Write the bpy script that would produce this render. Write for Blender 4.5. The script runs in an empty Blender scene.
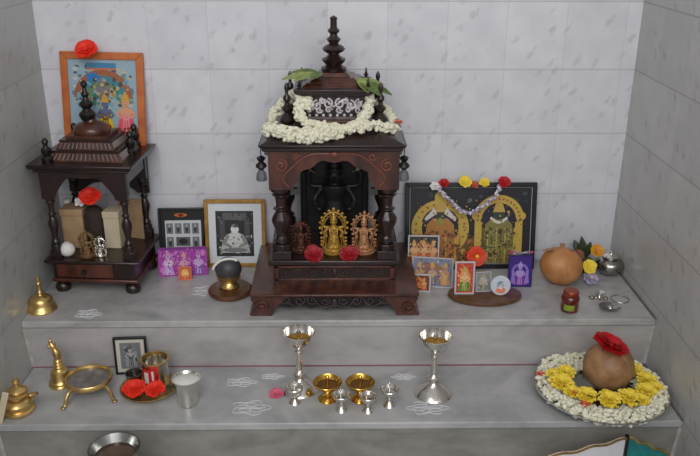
import bpy, math, random
from mathutils import Matrix, Vector
random.seed(7)
PI = math.pi
col = bpy.context.scene.collection
H1 = -0.1387          # lower tread
H2 = 2*H1             # floor
D1, D2, BAT = .3562, .5693, .0228   # front edges of the two treads, and how far the risers slope back
def spot(loc):
    # measured positions, trued up to the step depths above
    x, y, z = loc
    if z <= H2+.001: return loc
    x = .75+(x-.75)*1.008
    if y > -.37:
        if x > .27: y += .010*min(1, -y/.2)
    else:
        y = y*.973+.028
        if x < .45: x += .006
    return (x, y, z)

# ------------------------------------------------------------------ materials
MATS = {}
def lin(c):
    return tuple((x/12.92 if x <= .04045 else ((x+.055)/1.055)**2.4) for x in (v/255 for v in c))

def mat(name, rgb, rough=.5, metal=0., var=0., scale=60., bump=0., spec=.5, rgb2=None, coat=0., stretch=None, emit=0.):
    if name in MATS: return MATS[name]
    m = bpy.data.materials.new(name); m.use_nodes = True
    nt = m.node_tree; b = nt.nodes['Principled BSDF']
    c = lin(rgb)
    b.inputs['Base Color'].default_value = (*c, 1)
    b.inputs['Roughness'].default_value = rough
    b.inputs['Metallic'].default_value = metal
    b.inputs['Specular IOR Level'].default_value = spec
    if coat: b.inputs['Coat Weight'].default_value = coat; b.inputs['Coat Roughness'].default_value = .15
    tc = nt.nodes.new('ShaderNodeTexCoord')
    no = nt.nodes.new('ShaderNodeTexNoise'); no.inputs['Scale'].default_value = scale; no.inputs['Detail'].default_value = 4
    src = tc.outputs['Object']
    if stretch:
        mp = nt.nodes.new('ShaderNodeMapping'); mp.inputs['Scale'].default_value = stretch
        nt.links.new(src, mp.inputs['Vector']); src = mp.outputs['Vector']
    nt.links.new(src, no.inputs['Vector'])
    rp = nt.nodes.new('ShaderNodeValToRGB')
    rp.color_ramp.elements[0].position = .3; rp.color_ramp.elements[1].position = .7
    if rgb2 is not None: ca, cb = lin(rgb2), c
    else:
        ca = tuple(x*(1-var) for x in c); cb = tuple(min(1, x*(1+var)) for x in c)
    rp.color_ramp.elements[0].color = (*ca, 1); rp.color_ramp.elements[1].color = (*cb, 1)
    nt.links.new(no.outputs['Fac'], rp.inputs['Fac'])
    nt.links.new(rp.outputs['Color'], b.inputs['Base Color'])
    if bump:
        bp = nt.nodes.new('ShaderNodeBump'); bp.inputs['Strength'].default_value = bump; bp.inputs['Distance'].default_value = .002
        nt.links.new(no.outputs['Fac'], bp.inputs['Height']); nt.links.new(bp.outputs['Normal'], b.inputs['Normal'])
    MATS[name] = m
    return m

def ink(rgb):
    return mat('ink_%d_%d_%d' % tuple(rgb), rgb, rough=.45, var=.05, scale=180)

def tile_mat(name, axis, base, off_u, grout, speck, lo=.55):
    """glazed portrait wall tiles .150 x .168 with faint printed petals"""
    m = bpy.data.materials.new(name); m.use_nodes = True
    nt = m.node_tree; N = nt.nodes.new; L = nt.links.new
    b = nt.nodes['Principled BSDF']; b.inputs['Roughness'].default_value = .28; b.inputs['Specular IOR Level'].default_value = .45
    geo = N('ShaderNodeTexCoord'); sep = N('ShaderNodeSeparateXYZ'); L(geo.outputs['Object'], sep.inputs[0])
    u = sep.outputs['X'] if axis == 'x' else sep.outputs['Y']
    def math_(op, a, bb=None, v=None):
        n = N('ShaderNodeMath'); n.operation = op
        if isinstance(a, (int, float)): n.inputs[0].default_value = a
        else: L(a, n.inputs[0])
        if bb is not None:
            if isinstance(bb, (int, float)): n.inputs[1].default_value = bb
            else: L(bb, n.inputs[1])
        return n.outputs[0]
    def joint(src, off, size, w):
        f = math_('FRACT', math_('DIVIDE', math_('ADD', src, off), size))
        d = math_('MINIMUM', f, math_('SUBTRACT', 1.0, f))
        return math_('LESS_THAN', d, w/size), math_('FLOOR', math_('DIVIDE', math_('ADD', src, off), size))
    ju, iu = joint(u, off_u, .150, .0011)
    jv, iv = joint(sep.outputs['Z'], -.3624 + .1679*20, .1679, .0016)
    j = math_('MAXIMUM', math_('MULTIPLY', ju, .5 if axis == 'x' else .25), jv)
    cmb = N('ShaderNodeCombineXYZ'); L(iu, cmb.inputs[0]); L(iv, cmb.inputs[1])
    wn = N('ShaderNodeTexWhiteNoise'); wn.noise_dimensions = '3D'; L(cmb.outputs[0], wn.inputs['Vector'])
    cloud = N('ShaderNodeTexNoise'); cloud.inputs['Scale'].default_value = 14; cloud.inputs['Detail'].default_value = 5
    L(geo.outputs['Object'], cloud.inputs['Vector'])
    tone = N('ShaderNodeValToRGB')
    tone.color_ramp.elements[0].position = .30; tone.color_ramp.elements[1].position = .7
    c = lin(base)
    tone.color_ramp.elements[0].color = (c[0]*.84, c[1]*.84, c[2]*.85, 1); tone.color_ramp.elements[1].color = (*c, 1)
    tsrc = math_('ADD', math_('MULTIPLY', cloud.outputs['Fac'], .75), math_('MULTIPLY', wn.outputs['Value'], .22))
    L(tsrc, tone.inputs['Fac'])
    # printed petals: stretched voronoi cells, only some of them
    mp = N('ShaderNodeMapping'); mr = N('ShaderNodeMapping'); mr.inputs['Rotation'].default_value = (0, -.65, 0) if axis == 'x' else (.65, 0, 0)
    L(geo.outputs['Object'], mr.inputs['Vector']); mp.inputs['Scale'].default_value = (1.3, 1.3, .62); L(mr.outputs[0], mp.inputs['Vector'])
    dist = N('ShaderNodeTexNoise'); dist.inputs['Scale'].default_value = 45; L(geo.outputs['Object'], dist.inputs['Vector'])
    mixv = N('ShaderNodeMix'); mixv.data_type = 'VECTOR'; mixv.inputs[0].default_value = .03
    L(mp.outputs[0], mixv.inputs[4]); L(dist.outputs['Color'], mixv.inputs[5])
    vo = N('ShaderNodeTexVoronoi'); vo.inputs['Scale'].default_value = 31; L(mixv.outputs[1], vo.inputs['Vector'])
    sepc = N('ShaderNodeSeparateColor'); L(vo.outputs['Color'], sepc.inputs[0])
    near = N('ShaderNodeMapRange'); near.inputs[1].default_value = .10; near.inputs[2].default_value = .36; near.inputs[3].default_value = 1; near.inputs[4].default_value = 0
    L(vo.outputs['Distance'], near.inputs[0])
    pick = math_('GREATER_THAN', sepc.outputs[0], lo)
    pet = math_('MULTIPLY', math_('MULTIPLY', near.outputs[0], pick), math_('ADD', math_('MULTIPLY', sepc.outputs[1], .36), .10))
    mx = N('ShaderNodeMix'); mx.data_type = 'RGBA'; L(pet, mx.inputs[0]); L(tone.outputs[0], mx.inputs[6]); mx.inputs[7].default_value = (*lin(speck), 1)
    mg = N('ShaderNodeMix'); mg.data_type = 'RGBA'; L(math_('MULTIPLY', j, .75), mg.inputs[0]); L(mx.outputs[2], mg.inputs[6]); mg.inputs[7].default_value = (*lin(grout), 1)
    L(mg.outputs[2], b.inputs['Base Color'])
    bp = N('ShaderNodeBump'); bp.inputs['Strength'].default_value = .25; bp.inputs['Distance'].default_value = .001; bp.invert = True
    L(j, bp.inputs['Height']); L(bp.outputs[0], b.inputs['Normal'])
    return m

def marble_mat(name, base, dark, rough=.3, sx=1.0):
    m = bpy.data.materials.new(name); m.use_nodes = True
    nt = m.node_tree; N = nt.nodes.new; L = nt.links.new
    b = nt.nodes['Principled BSDF']; b.inputs['Roughness'].default_value = rough; b.inputs['Specular IOR Level'].default_value = .4
    tc = N('ShaderNodeTexCoord'); mp = N('ShaderNodeMapping'); mp.inputs['Scale'].default_value = (sx, 1.6, 2.2); L(tc.outputs['Object'], mp.inputs[0])
    n1 = N('ShaderNodeTexNoise'); n1.inputs['Scale'].default_value = 5; n1.inputs['Detail'].default_value = 8; n1.inputs['Distortion'].default_value = 1.4; L(mp.outputs[0], n1.inputs[0])
    n2 = N('ShaderNodeTexNoise'); n2.inputs['Scale'].default_value = 38; n2.inputs['Detail'].default_value = 4; L(tc.outputs['Object'], n2.inputs[0])
    ad = N('ShaderNodeMath'); ad.operation = 'MULTIPLY_ADD'; L(n1.outputs[0], ad.inputs[0]); ad.inputs[1].default_value = .75
    ml = N('ShaderNodeMath'); ml.operation = 'MULTIPLY'; L(n2.outputs[0], ml.inputs[0]); ml.inputs[1].default_value = .25; L(ml.outputs[0], ad.inputs[2])
    rp = N('ShaderNodeValToRGB'); e = rp.color_ramp.elements
    e[0].position = .32; e[0].color = (*lin(dark), 1); e[1].position = .60; e[1].color = (*lin(base), 1)
    L(ad.outputs[0], rp.inputs[0]); L(rp.outputs[0], b.inputs['Base Color'])
    return m

WOOD = mat('dark_teak', (50, 31, 28), .33, rgb2=(24, 15, 15), scale=22, stretch=(1, 1, .25), coat=.25)
WOODR = mat('red_teak', (98, 52, 38), .33, rgb2=(44, 23, 19), scale=30, stretch=(1, 1, .3), coat=.25)
WOODD = mat('black_teak', (25, 18, 18), .4, var=.3, scale=40)
WOODG = mat('highlit_teak_edges', (112, 102, 100), .4, var=.35, scale=90)  # highlights on the roof tier teeth put into a paler teak
WOODP = mat('highlit_carving', (206, 200, 204), .4, var=.35, scale=120)  # gloss highlights of the drum scrolls painted as a near white colour
BOARD = mat('varnished_board', (112, 74, 44), .3, rgb2=(70, 42, 24), scale=30, stretch=(1, 6, 1), coat=.3)
SILVER = mat('silver', (232, 228, 220), .2, 1., var=.08, scale=40)
STEEL = mat('steel', (190, 190, 188), .2, 1., var=.06, scale=30)
SILVD = mat('dark_silver', (164, 160, 156), .25, 1., var=.35, scale=150)
BRASS = mat('brass', (220, 186, 120), .3, .9, var=.15, scale=50)
BRASSD = mat('old_brass', (196, 166, 112), .36, .9, var=.25, scale=60)
GOLD = mat('polished_gold_brass', (226, 180, 84), .22, 1., var=.1, scale=60)
COPPER = mat('copper_gold', (216, 166, 122), .45, .35, rgb2=(150, 96, 60), scale=220)
IDOLG = mat('gilded_idol', (222, 182, 84), .4, .4, rgb2=(140, 96, 34), scale=220)
IDOLB = mat('dull_brass_idol', (160, 126, 84), .45, .4, rgb2=(96, 70, 44), scale=260)
BRONZE = mat('dark_bronze', (116, 74, 54), .45, .4, rgb2=(64, 36, 28), scale=200)
BLACKST = mat('black_stone', (18, 18, 21), .5, var=.4, scale=90)
JAS = mat('jasmine', (244, 241, 224), .6, rgb2=(224, 222, 194), scale=140)
RED = mat('red_petal', (214, 22, 30), .55, rgb2=(160, 10, 20), scale=120)
REDB = mat('bright_red_petal', (246, 60, 28), .65, rgb2=(226, 28, 16), scale=100)
REDD = mat('dark_red_petal', (176, 16, 34), .55, rgb2=(126, 8, 22), scale=120)
YEL = mat('yellow_petal', (250, 230, 84), .55, rgb2=(236, 202, 44), scale=160)
PINK = mat('pink_petal', (226, 110, 140), .55, rgb2=(200, 80, 110), scale=160)
PURP = mat('pale_purple_petal', (200, 190, 214), .55, rgb2=(150, 130, 170), scale=160)
WHITEF = mat('white_petal', (232, 230, 226), .6, var=.06, scale=100)
LEAF = mat('green_leaf', (158, 172, 100), .45, rgb2=(112, 130, 64), scale=60)
LEAFM = mat('olive_leaf', (112, 132, 66), .45, rgb2=(72, 90, 40), scale=60)
LEAFD = mat('dark_green_leaf', (60, 78, 42), .5, rgb2=(36, 52, 28), scale=60)
CHALK = mat('chalk', (214, 214, 218), .9, var=.08, scale=200)
COCO = mat('coconut_shell', (172, 132, 92), .45, rgb2=(132, 96, 62), scale=40, bump=.3)
TURM = mat('turmeric_coconut', (204, 146, 92), .5, rgb2=(172, 112, 64), scale=26, bump=.25)
CARD = mat('tan_card', (186, 156, 118), .7, rgb2=(160, 130, 96), scale=30)
CREAM = mat('cream_card', (206, 192, 164), .7, var=.07, scale=30)
CLOTHD = mat('dark_brown_cloth', (62, 52, 46), .85, rgb2=(44, 36, 32), scale=60, bump=.3)
GREYT = mat('grey_tassel', (104, 106, 110), .8, var=.2, scale=200)
RICE = mat('white_powder', (230, 228, 222), .9, var=.05, scale=200, bump=.5)
BLACKF = mat('black_frame', (26, 26, 29), .35, var=.25, scale=60)
GOLDF = mat('gold_frame', (190, 148, 76), .4, .3, rgb2=(150, 108, 50), scale=60)
ORANGEF = mat('orange_frame', (206, 118, 54), .45, rgb2=(176, 84, 40), scale=24)
WHITEB = mat('white_border', (196, 192, 196), .5, var=.04, scale=60)
DARKIN = mat('dark_interior', (40, 34, 30), .5, var=.3, scale=80)
GLASS = mat('honey_jar_glass', (120, 34, 16), .12, rgb2=(80, 20, 10), scale=40, coat=.6)

# ------------------------------------------------------------------ mesh builder
class MB:
    def __init__(s):
        s.V = []; s.F = []; s.I = []; s.mats = []; s.i = 0; s.T = Matrix()
    def use(s, m):
        if m not in s.mats: s.mats.append(m)
        s.i = s.mats.index(m); return s
    def add(s, vs, fs):
        o = len(s.V); T = s.T
        s.V += [tuple(T @ Vector(v)) for v in vs]
        for f in fs: s.F.append(tuple(o+k for k in f)); s.I.append(s.i)
        return s
    def box(s, c, d, rz=0):
        x, y, z = (k/2 for k in d)
        vs = [(a*x, b*y, e*z) for e in (-1, 1) for b in (-1, 1) for a in (-1, 1)]
        cs, sn = math.cos(rz), math.sin(rz)
        vs = [(c[0]+v[0]*cs-v[1]*sn, c[1]+v[0]*sn+v[1]*cs, c[2]+v[2]) for v in vs]
        return s.add(vs, [(0,2,3,1),(4,5,7,6),(0,1,5,4),(2,6,7,3),(0,4,6,2),(1,3,7,5)])
    def frus(s, c, d0, d1, z0, z1):
        vs = []
        for (dx, dy), z in ((d0, z0), (d1, z1)):
            for b in (-1, 1):
                for a in (-1, 1): vs.append((c[0]+a*dx/2, c[1]+b*dy/2, z))
        return s.add(vs, [(0,2,3,1),(4,5,7,6),(0,1,5,4),(2,6,7,3),(0,4,6,2),(1,3,7,5)])
    def lathe(s, prof, o=(0,0,0), seg=20, M=None, flute=0, nfl=8, cap=True):
        vs = []; fs = []; n = len(prof)
        for r, z in prof:
            for k in range(seg):
                a = 2*PI*k/seg; rr = max(r, 1e-5)*(1+flute*math.cos(nfl*a))
                v = Vector((rr*math.cos(a), rr*math.sin(a), z))
                if M: v = M @ v
                vs.append((v[0]+o[0], v[1]+o[1], v[2]+o[2]))
        for i in range(n-1):
            for k in range(seg):
                k2 = (k+1) % seg
                fs.append((i*seg+k, i*seg+k2, (i+1)*seg+k2, (i+1)*seg+k))
        if cap and prof[0][0] > 1e-4: fs.append(tuple(range(seg-1, -1, -1)))
        if cap and prof[-1][0] > 1e-4: fs.append(tuple((n-1)*seg+k for k in range(seg)))
        return s.add(vs, fs)
    def ball(s, c, r, seg=12, rings=8, M=None):
        if isinstance(r, (int, float)): r = (r, r, r)
        vs = []; fs = []
        for i in range(1, rings):
            t = PI*i/rings
            for k in range(seg):
                a = 2*PI*k/seg
                vs.append(Vector((r[0]*math.sin(t)*math.cos(a), r[1]*math.sin(t)*math.sin(a), -r[2]*math.cos(t))))
        vs += [Vector((0, 0, -r[2])), Vector((0, 0, r[2]))]
        if M: vs = [M @ v for v in vs]
        for i in range(rings-2):
            for k in range(seg):
                k2 = (k+1) % seg; fs.append((i*seg+k, i*seg+k2, (i+1)*seg+k2, (i+1)*seg+k))
        b, t = len(vs)-2, len(vs)-1
        for k in range(seg):
            k2 = (k+1) % seg
            fs.append((b, k2, k)); fs.append((t, (rings-2)*seg+k, (rings-2)*seg+k2))
        return s.add([(v[0]+c[0], v[1]+c[1], v[2]+c[2]) for v in vs], fs)
    def tube(s, pts, r, seg=6, closed=False):
        P = [Vector(p) for p in pts]; n = len(P)
        R = [r[round(k*(len(r)-1)/max(n-1, 1))] for k in range(n)] if isinstance(r, (list, tuple)) else [r]*n
        vs = []; fs = []; nrm = None
        for i in range(n):
            if closed: t = P[(i+1) % n]-P[i-1]
            else: t = P[min(i+1, n-1)]-P[max(i-1, 0)]
            if t.length < 1e-9: t = Vector((0, 0, 1))
            t.normalize()
            if nrm is None: nrm = t.orthogonal().normalized()
            else:
                nrm = nrm - t*nrm.dot(t)
                nrm = nrm.normalized() if nrm.length > 1e-6 else t.orthogonal().normalized()
            bn = t.cross(nrm)
            for k in range(seg):
                a = 2*PI*k/seg; vs.append(tuple(P[i]+(nrm*math.cos(a)+bn*math.sin(a))*R[i]))
        for i in range(n if closed else n-1):
            j = (i+1) % n
            for k in range(seg):
                k2 = (k+1) % seg; fs.append((i*seg+k, i*seg+k2, j*seg+k2, j*seg+k))
        if not closed: fs.append(tuple(range(seg-1, -1, -1))); fs.append(tuple((n-1)*seg+k for k in range(seg)))
        return s.add(vs, fs)
    def prism(s, pts, y0, y1):                 # outline in xz, extruded along y
        n = len(pts)
        vs = [(x, y0, z) for x, z in pts]+[(x, y1, z) for x, z in pts]
        fs = [tuple(range(n)), tuple(range(2*n-1, n-1, -1))]
        for i in range(n): j = (i+1) % n; fs.append((j, i, n+i, n+j))
        return s.add(vs, fs)
    def strip(s, lo, hi, y0, y1):              # ribbon between two xz curves, thick along y
        n = len(lo)
        vs = [(x, y0, z) for x, z in lo]+[(x, y0, z) for x, z in hi]+[(x, y1, z) for x, z in lo]+[(x, y1, z) for x, z in hi]
        fs = []
        for i in range(n-1):
            fs += [(i, i+1, n+i+1, n+i), (2*n+i+1, 2*n+i, 3*n+i, 3*n+i+1), (i+1, i, 2*n+i, 2*n+i+1), (n+i, n+i+1, 3*n+i+1, 3*n+i)]
        fs += [(0, n, 3*n, 2*n), (2*n-1, n-1, 3*n-1, 4*n-1)]
        return s.add(vs, fs)
    def build(s, name, parent=None, m=None, bevel=0, angle=40, remesh=0, subsurf=0):
        me = bpy.data.meshes.new(name); me.from_pydata(s.V, [], s.F); me.validate()
        for x in (s.mats or [m]): me.materials.append(x)
        if s.mats:
            for p, k in zip(me.polygons, s.I): p.material_index = k
        for p in me.polygons: p.use_smooth = True
        me.set_sharp_from_angle(angle=math.radians(angle))
        o = bpy.data.objects.new(name, me); col.objects.link(o)
        if parent: o.parent = parent
        if bevel:
            b = o.modifiers.new('soft_edges', 'BEVEL'); b.width = bevel; b.segments = 2; b.limit_method = 'ANGLE'
        if remesh:
            r = o.modifiers.new('one_surface', 'REMESH'); r.mode = 'VOXEL'; r.voxel_size = remesh; r.use_smooth_shade = True
        if subsurf:
            r = o.modifiers.new('smooth', 'SUBSURF'); r.levels = subsurf; r.render_levels = subsurf
        return o

def tag(o, label, cat, group=None):
    o['label'] = label; o['category'] = cat
    if group: o['group'] = group
    return o
def thing(name, label, cat, loc, rz=0, group=None, rx=0, ry=0):
    o = bpy.data.objects.new(name, None); o.empty_display_size = .02; col.objects.link(o)
    o.location = spot(loc); o.rotation_euler = (rx, ry, rz)
    return tag(o, label, cat, group)
def place(o, loc, rz=0, rx=0, ry=0):
    o.location = spot(loc); o.rotation_euler = (rx, ry, rz); return o
def dup(root, label, loc, rz=0, scale=1.0, rx=0):
    c = root.copy(); col.objects.link(c); c.location = spot(loc); c.rotation_euler = (rx, 0, rz); c['label'] = label
    c.scale = (scale,)*3
    for ch in list(root.children):
        d = ch.copy(); col.objects.link(d); d.parent = c
        for g in list(ch.children):
            e = g.copy(); col.objects.link(e); e.parent = d
    return c
def struct(name, mb, m=None, **k):
    o = mb.build(name, None, m, **k); o['kind'] = 'structure'; return o

def curve(pts, n=8, closed=False):             # Catmull-Rom
    P = [Vector(p) for p in pts]; out = []; N = len(P)
    rng = range(N) if closed else range(N-1)
    for i in rng:
        if closed: a, b, c, d = P[i-1], P[i], P[(i+1) % N], P[(i+2) % N]
        else: a, b, c, d = P[max(i-1, 0)], P[i], P[i+1], P[min(i+2, N-1)]
        for k in range(n):
            t = k/n
            out.append(.5*((2*b)+(c-a)*t+(2*a-5*b+4*c-d)*t*t+(3*b-a-3*c+d)*t**3))
    if not closed: out.append(P[-1])
    return out

def spiral(cx, cz, r, turns=1.4, sgn=1, a0=0, y=0, n=22, r0=.15):
    return [(cx+r*(1-(1-r0)*k/n)*math.cos(a0+sgn*2*PI*turns*k/n), y, cz+r*(1-(1-r0)*k/n)*math.sin(a0+sgn*2*PI*turns*k/n)) for k in range(n+1)]

# ------------------------------------------------------------------ setting
XL, XR = -.001, 1.511
mb = MB(); mb.box(((XL+XR)/2, .02, .55), (XR-XL+.2, .04, 2.1))
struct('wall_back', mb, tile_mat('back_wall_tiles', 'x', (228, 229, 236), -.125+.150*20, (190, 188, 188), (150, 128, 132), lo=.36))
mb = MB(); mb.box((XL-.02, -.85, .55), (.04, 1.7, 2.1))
struct('wall_left', mb, tile_mat('left_wall_tiles', 'y', (196, 197, 194), 3.0, (160, 160, 158), (112, 104, 104), lo=.36))  # back wall tile darkened: the side wall's shade is put into the colours
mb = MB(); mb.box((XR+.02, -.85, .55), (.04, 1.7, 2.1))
struct('wall_right', mb, tile_mat('right_wall_tiles', 'y', (199, 198, 195), 3.0, (140, 138, 136), (120, 106, 104), lo=.36))  # shaded copy of the same tile, with darker grout and petals
M_TREAD = marble_mat('tread_marble', (186, 185, 184), (150, 150, 150), .28)
M_TREAD2 = marble_mat('lower_tread_marble', (186, 186, 186), (156, 157, 158), .28)
M_RISER = marble_mat('riser_marble', (190, 187, 187), (166, 163, 163), .32)
M_RISER2 = marble_mat('lower_riser_marble', (160, 158, 152), (134, 132, 124), .35)
M_EDGE = mat('chipped_edge', (206, 204, 200), .4, rgb2=(170, 168, 160), scale=40)
cx = (XL+XR)/2; wd = XR-XL
def riser(mb, x0, x1, yt, zt, yb, zb, th=.016):
    vs = [(x0, yt, zt), (x1, yt, zt), (x1, yb, zb), (x0, yb, zb)]; vs += [(x, y+th, z) for x, y, z in vs]
    mb.add(vs, [(0,3,2,1), (4,5,6,7), (0,1,5,4), (1,2,6,5), (2,3,7,6), (3,0,4,7)]); return mb
mb = MB(); mb.box((cx, -D1/2, -.009), (wd, D1, .018))
struct('upper_tread', mb, M_TREAD, bevel=.003)
struct('upper_riser', riser(MB(), XL, XR, -D1+.004, -.018, -D1+BAT, H1), M_RISER)
mb = MB(); mb.box((cx, (-D2-D1+BAT+.016)/2, H1-.009), (wd, D2-D1+BAT+.016, .018))
struct('lower_tread', mb, M_TREAD2, bevel=.003)
struct('lower_riser', riser(MB(), XL, XR, -D2+.004, H1-.018, -D2+BAT, H2), M_RISER2)
mb = MB(); mb.box((cx, -1.12, H2-.02), (wd, 1.16, .04))
struct('floor', mb, marble_mat('floor_marble', (170, 168, 166), (140, 140, 138), .3))
mb = MB(); mb.box((cx, -D1+BAT-.0012, H1+.0015), (wd, .0026, .003))
struct('trim_1', mb, mat('red_oxide_joint', (150, 98, 106), .7, rgb2=(132, 100, 104), scale=20))
for k, (x, y0, y1, z) in enumerate(((XR-.0025, -D1, 0, 0), (XR-.0025, -D2, -D1+BAT, H1))):
    mb = MB(); mb.box((x, (y0+y1)/2, z+.001), (.005, y1-y0, .004))
    struct('trim_%d' % (k+2), mb, mat('dirty_joint', (118, 110, 106), .8, rgb2=(92, 84, 80), scale=60))
for k, x in enumerate((XL, XR-.007)):
    struct('trim_%d' % (k+4), riser(MB(), x, x+.007, -D1+.003, -.020, -D1+BAT-.001, H1, .003), M_EDGE)
    struct('trim_%d' % (k+6), riser(MB(), x, x+.007, -D2+.003, H1-.020, -D2+BAT-.001, H2, .003), M_EDGE)

# ------------------------------------------------------------------ flowers and leaves
def petals(mb, c, r, n, lift, tiltM=None, wid=.42, curl=.25, ph=0):
    """one ring of cupped petals around c"""
    for k in range(n):
        a = ph+2*PI*k/n+random.uniform(-.12, .12); rr = r*random.uniform(.88, 1.08)
        ca, sa = math.cos(a), math.sin(a)
        rows = []
        for j, t in enumerate((0., .3, .62, .88, 1.)):
            w = r*wid*(0.25, .8, 1., .72, .12)[j]; zz = lift*rr*math.sin(t*PI*.5)-curl*rr*t*t
            for sgn in (-1, 0, 1):
                rows.append(Vector((ca*rr*t-sa*w*sgn, sa*rr*t+ca*w*sgn, zz+(.12*r*abs(sgn)))))
        fs = []
        for j in range(4):
            for q in range(2): b = j*3+q; fs.append((b, b+1, b+4, b+3))
        if tiltM: rows = [tiltM @ v for v in rows]
        mb.add([(v[0]+c[0], v[1]+c[1], v[2]+c[2]) for v in rows], fs)
def flower_mesh(mb, c, r, m, layers=3, n=7, core=None, tilt=None, wid=.42):
    mb.use(m)
    for L in range(layers):
        s = 1-.26*L
        petals(mb, (c[0], c[1], c[2]+r*.05*L), r*s, n, .25+.32*L, tilt, wid, .22, ph=.4*L)
    mb.use(core or m); mb.ball((c[0], c[1], c[2]+r*.16), (r*.24, r*.24, r*.22), 8, 6)
    mb.use(m)
def flower(label, cat, loc, r, m, layers=3, n=7, core=None, rx=0, ry=0, name='flower', group=None, leaf=None, wid=.42):
    mb = MB(); flower_mesh(mb, (0, 0, r*.25), r, m, layers, n, core, None, wid)
    mb.use(m); mb.lathe([(r*.12, 0), (r*.2, r*.15), (r*.1, r*.3)], seg=8)
    if leaf:
        mb.use(leaf); petals(mb, (0, 0, r*.08), r*1.25, 3, .1, None, .3, .1)
    o = mb.build(name); o.rotation_mode = 'ZYX'; place(o, loc, random.uniform(0, 6), rx, ry)
    return tag(o, label, cat, group)
def leaf_mesh(mb, p0, d, length, w, up=(0, 0, 1), droop=.2, n=6):
    d = Vector(d).normalized(); up = Vector(up); sd = d.cross(up).normalized(); up = sd.cross(d)
    vs = []; fs = []
    for k in range(n+1):
        t = k/n; ww = w*math.sin(PI*min(1, t*.94+.03))**.8
        c = Vector(p0)+d*length*t-up*droop*length*t*t
        for q in (-1, 0, 1): vs.append(tuple(c+sd*ww*q+up*(.25*ww*abs(q))))
    for k in range(n):
        for q in range(2): b = k*3+q; fs.append((b, b+1, b+4, b+3))
    mb.add(vs, fs)
def bud(mb, c, r=.0052, l=.0085):
    M = Matrix.Rotation(random.uniform(0, PI), 3, 'X') @ Matrix.Rotation(random.uniform(0, PI), 3, 'Y')
    mb.ball(c, (r, r, l), 6, 5, M)
def strand(mb, pts, rad, step=.0055, k=4, r=.0052, l=.0085):
    P = curve(pts, 40); acc = 0; last = P[0]
    for p in P:
        acc += (p-last).length; last = p
        if acc >= step:
            acc = 0
            for _ in range(k):
                v = Vector((random.gauss(0, 1), random.gauss(0, 1), random.gauss(0, 1))).normalized()*rad*random.uniform(.35, 1)
                bud(mb, p+v, r, l)

# ------------------------------------------------------------------ turned woodwork
def turned(h, r):                               # baluster profile scaled to h and r
    P = [(1.0, 0), (1.0, .10), (.62, .115), (.95, .15), (.62, .185), (.5, .22), (.62, .30), (.95, .42), (1.0, .48), (.7, .56),
         (.5, .60), (.85, .635), (.5, .67), (.55, .76), (.62, .82), (.95, .85), (.62, .885), (1.0, .90), (1.0, 1.0)]
    return [(a*r, b*h) for a, b in P]
def finial_prof(h, r):
    P = [(1.0, 0), (1.0, .05), (.55, .09), (.45, .14), (.95, .24), (1.0, .30), (.6, .37), (.32, .42), (.62, .48), (.66, .52), (.3, .57),
         (.26, .62), (.48, .67), (.44, .72), (.2, .77), (.2, .82), (.3, .87), (.26, .93), (.0, 1.0)]
    return [(a*r, b*h) for a, b in P]
def arch_curve(hw, z0, rise, n=24, cusps=5, amp=.12):
    out = []
    for k in range(n+1):
        t = k/n; a = PI*(1-t)
        s = 1-amp*abs(math.sin(cusps*PI*t))
        out.append((hw*math.cos(a)*(1 if k in (0, n) else (.55+.45*s)), z0+rise*math.sin(a)*(1-.5*amp+.5*amp*math.cos(2*cusps*PI*t))))
    return out
def fascia(mb, hw, zt, z0, arch_hw, rise, y0, y1, cusps=5):
    A = arch_curve(arch_hw, z0, rise, 30, cusps)
    lo = [(-hw, z0), (-arch_hw-.0005, z0)]+A+[(arch_hw+.0005, z0), (hw, z0)]
    hi = [(x, zt) for x, z in lo]
    mb.strip(lo, hi, y0, y1)

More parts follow.
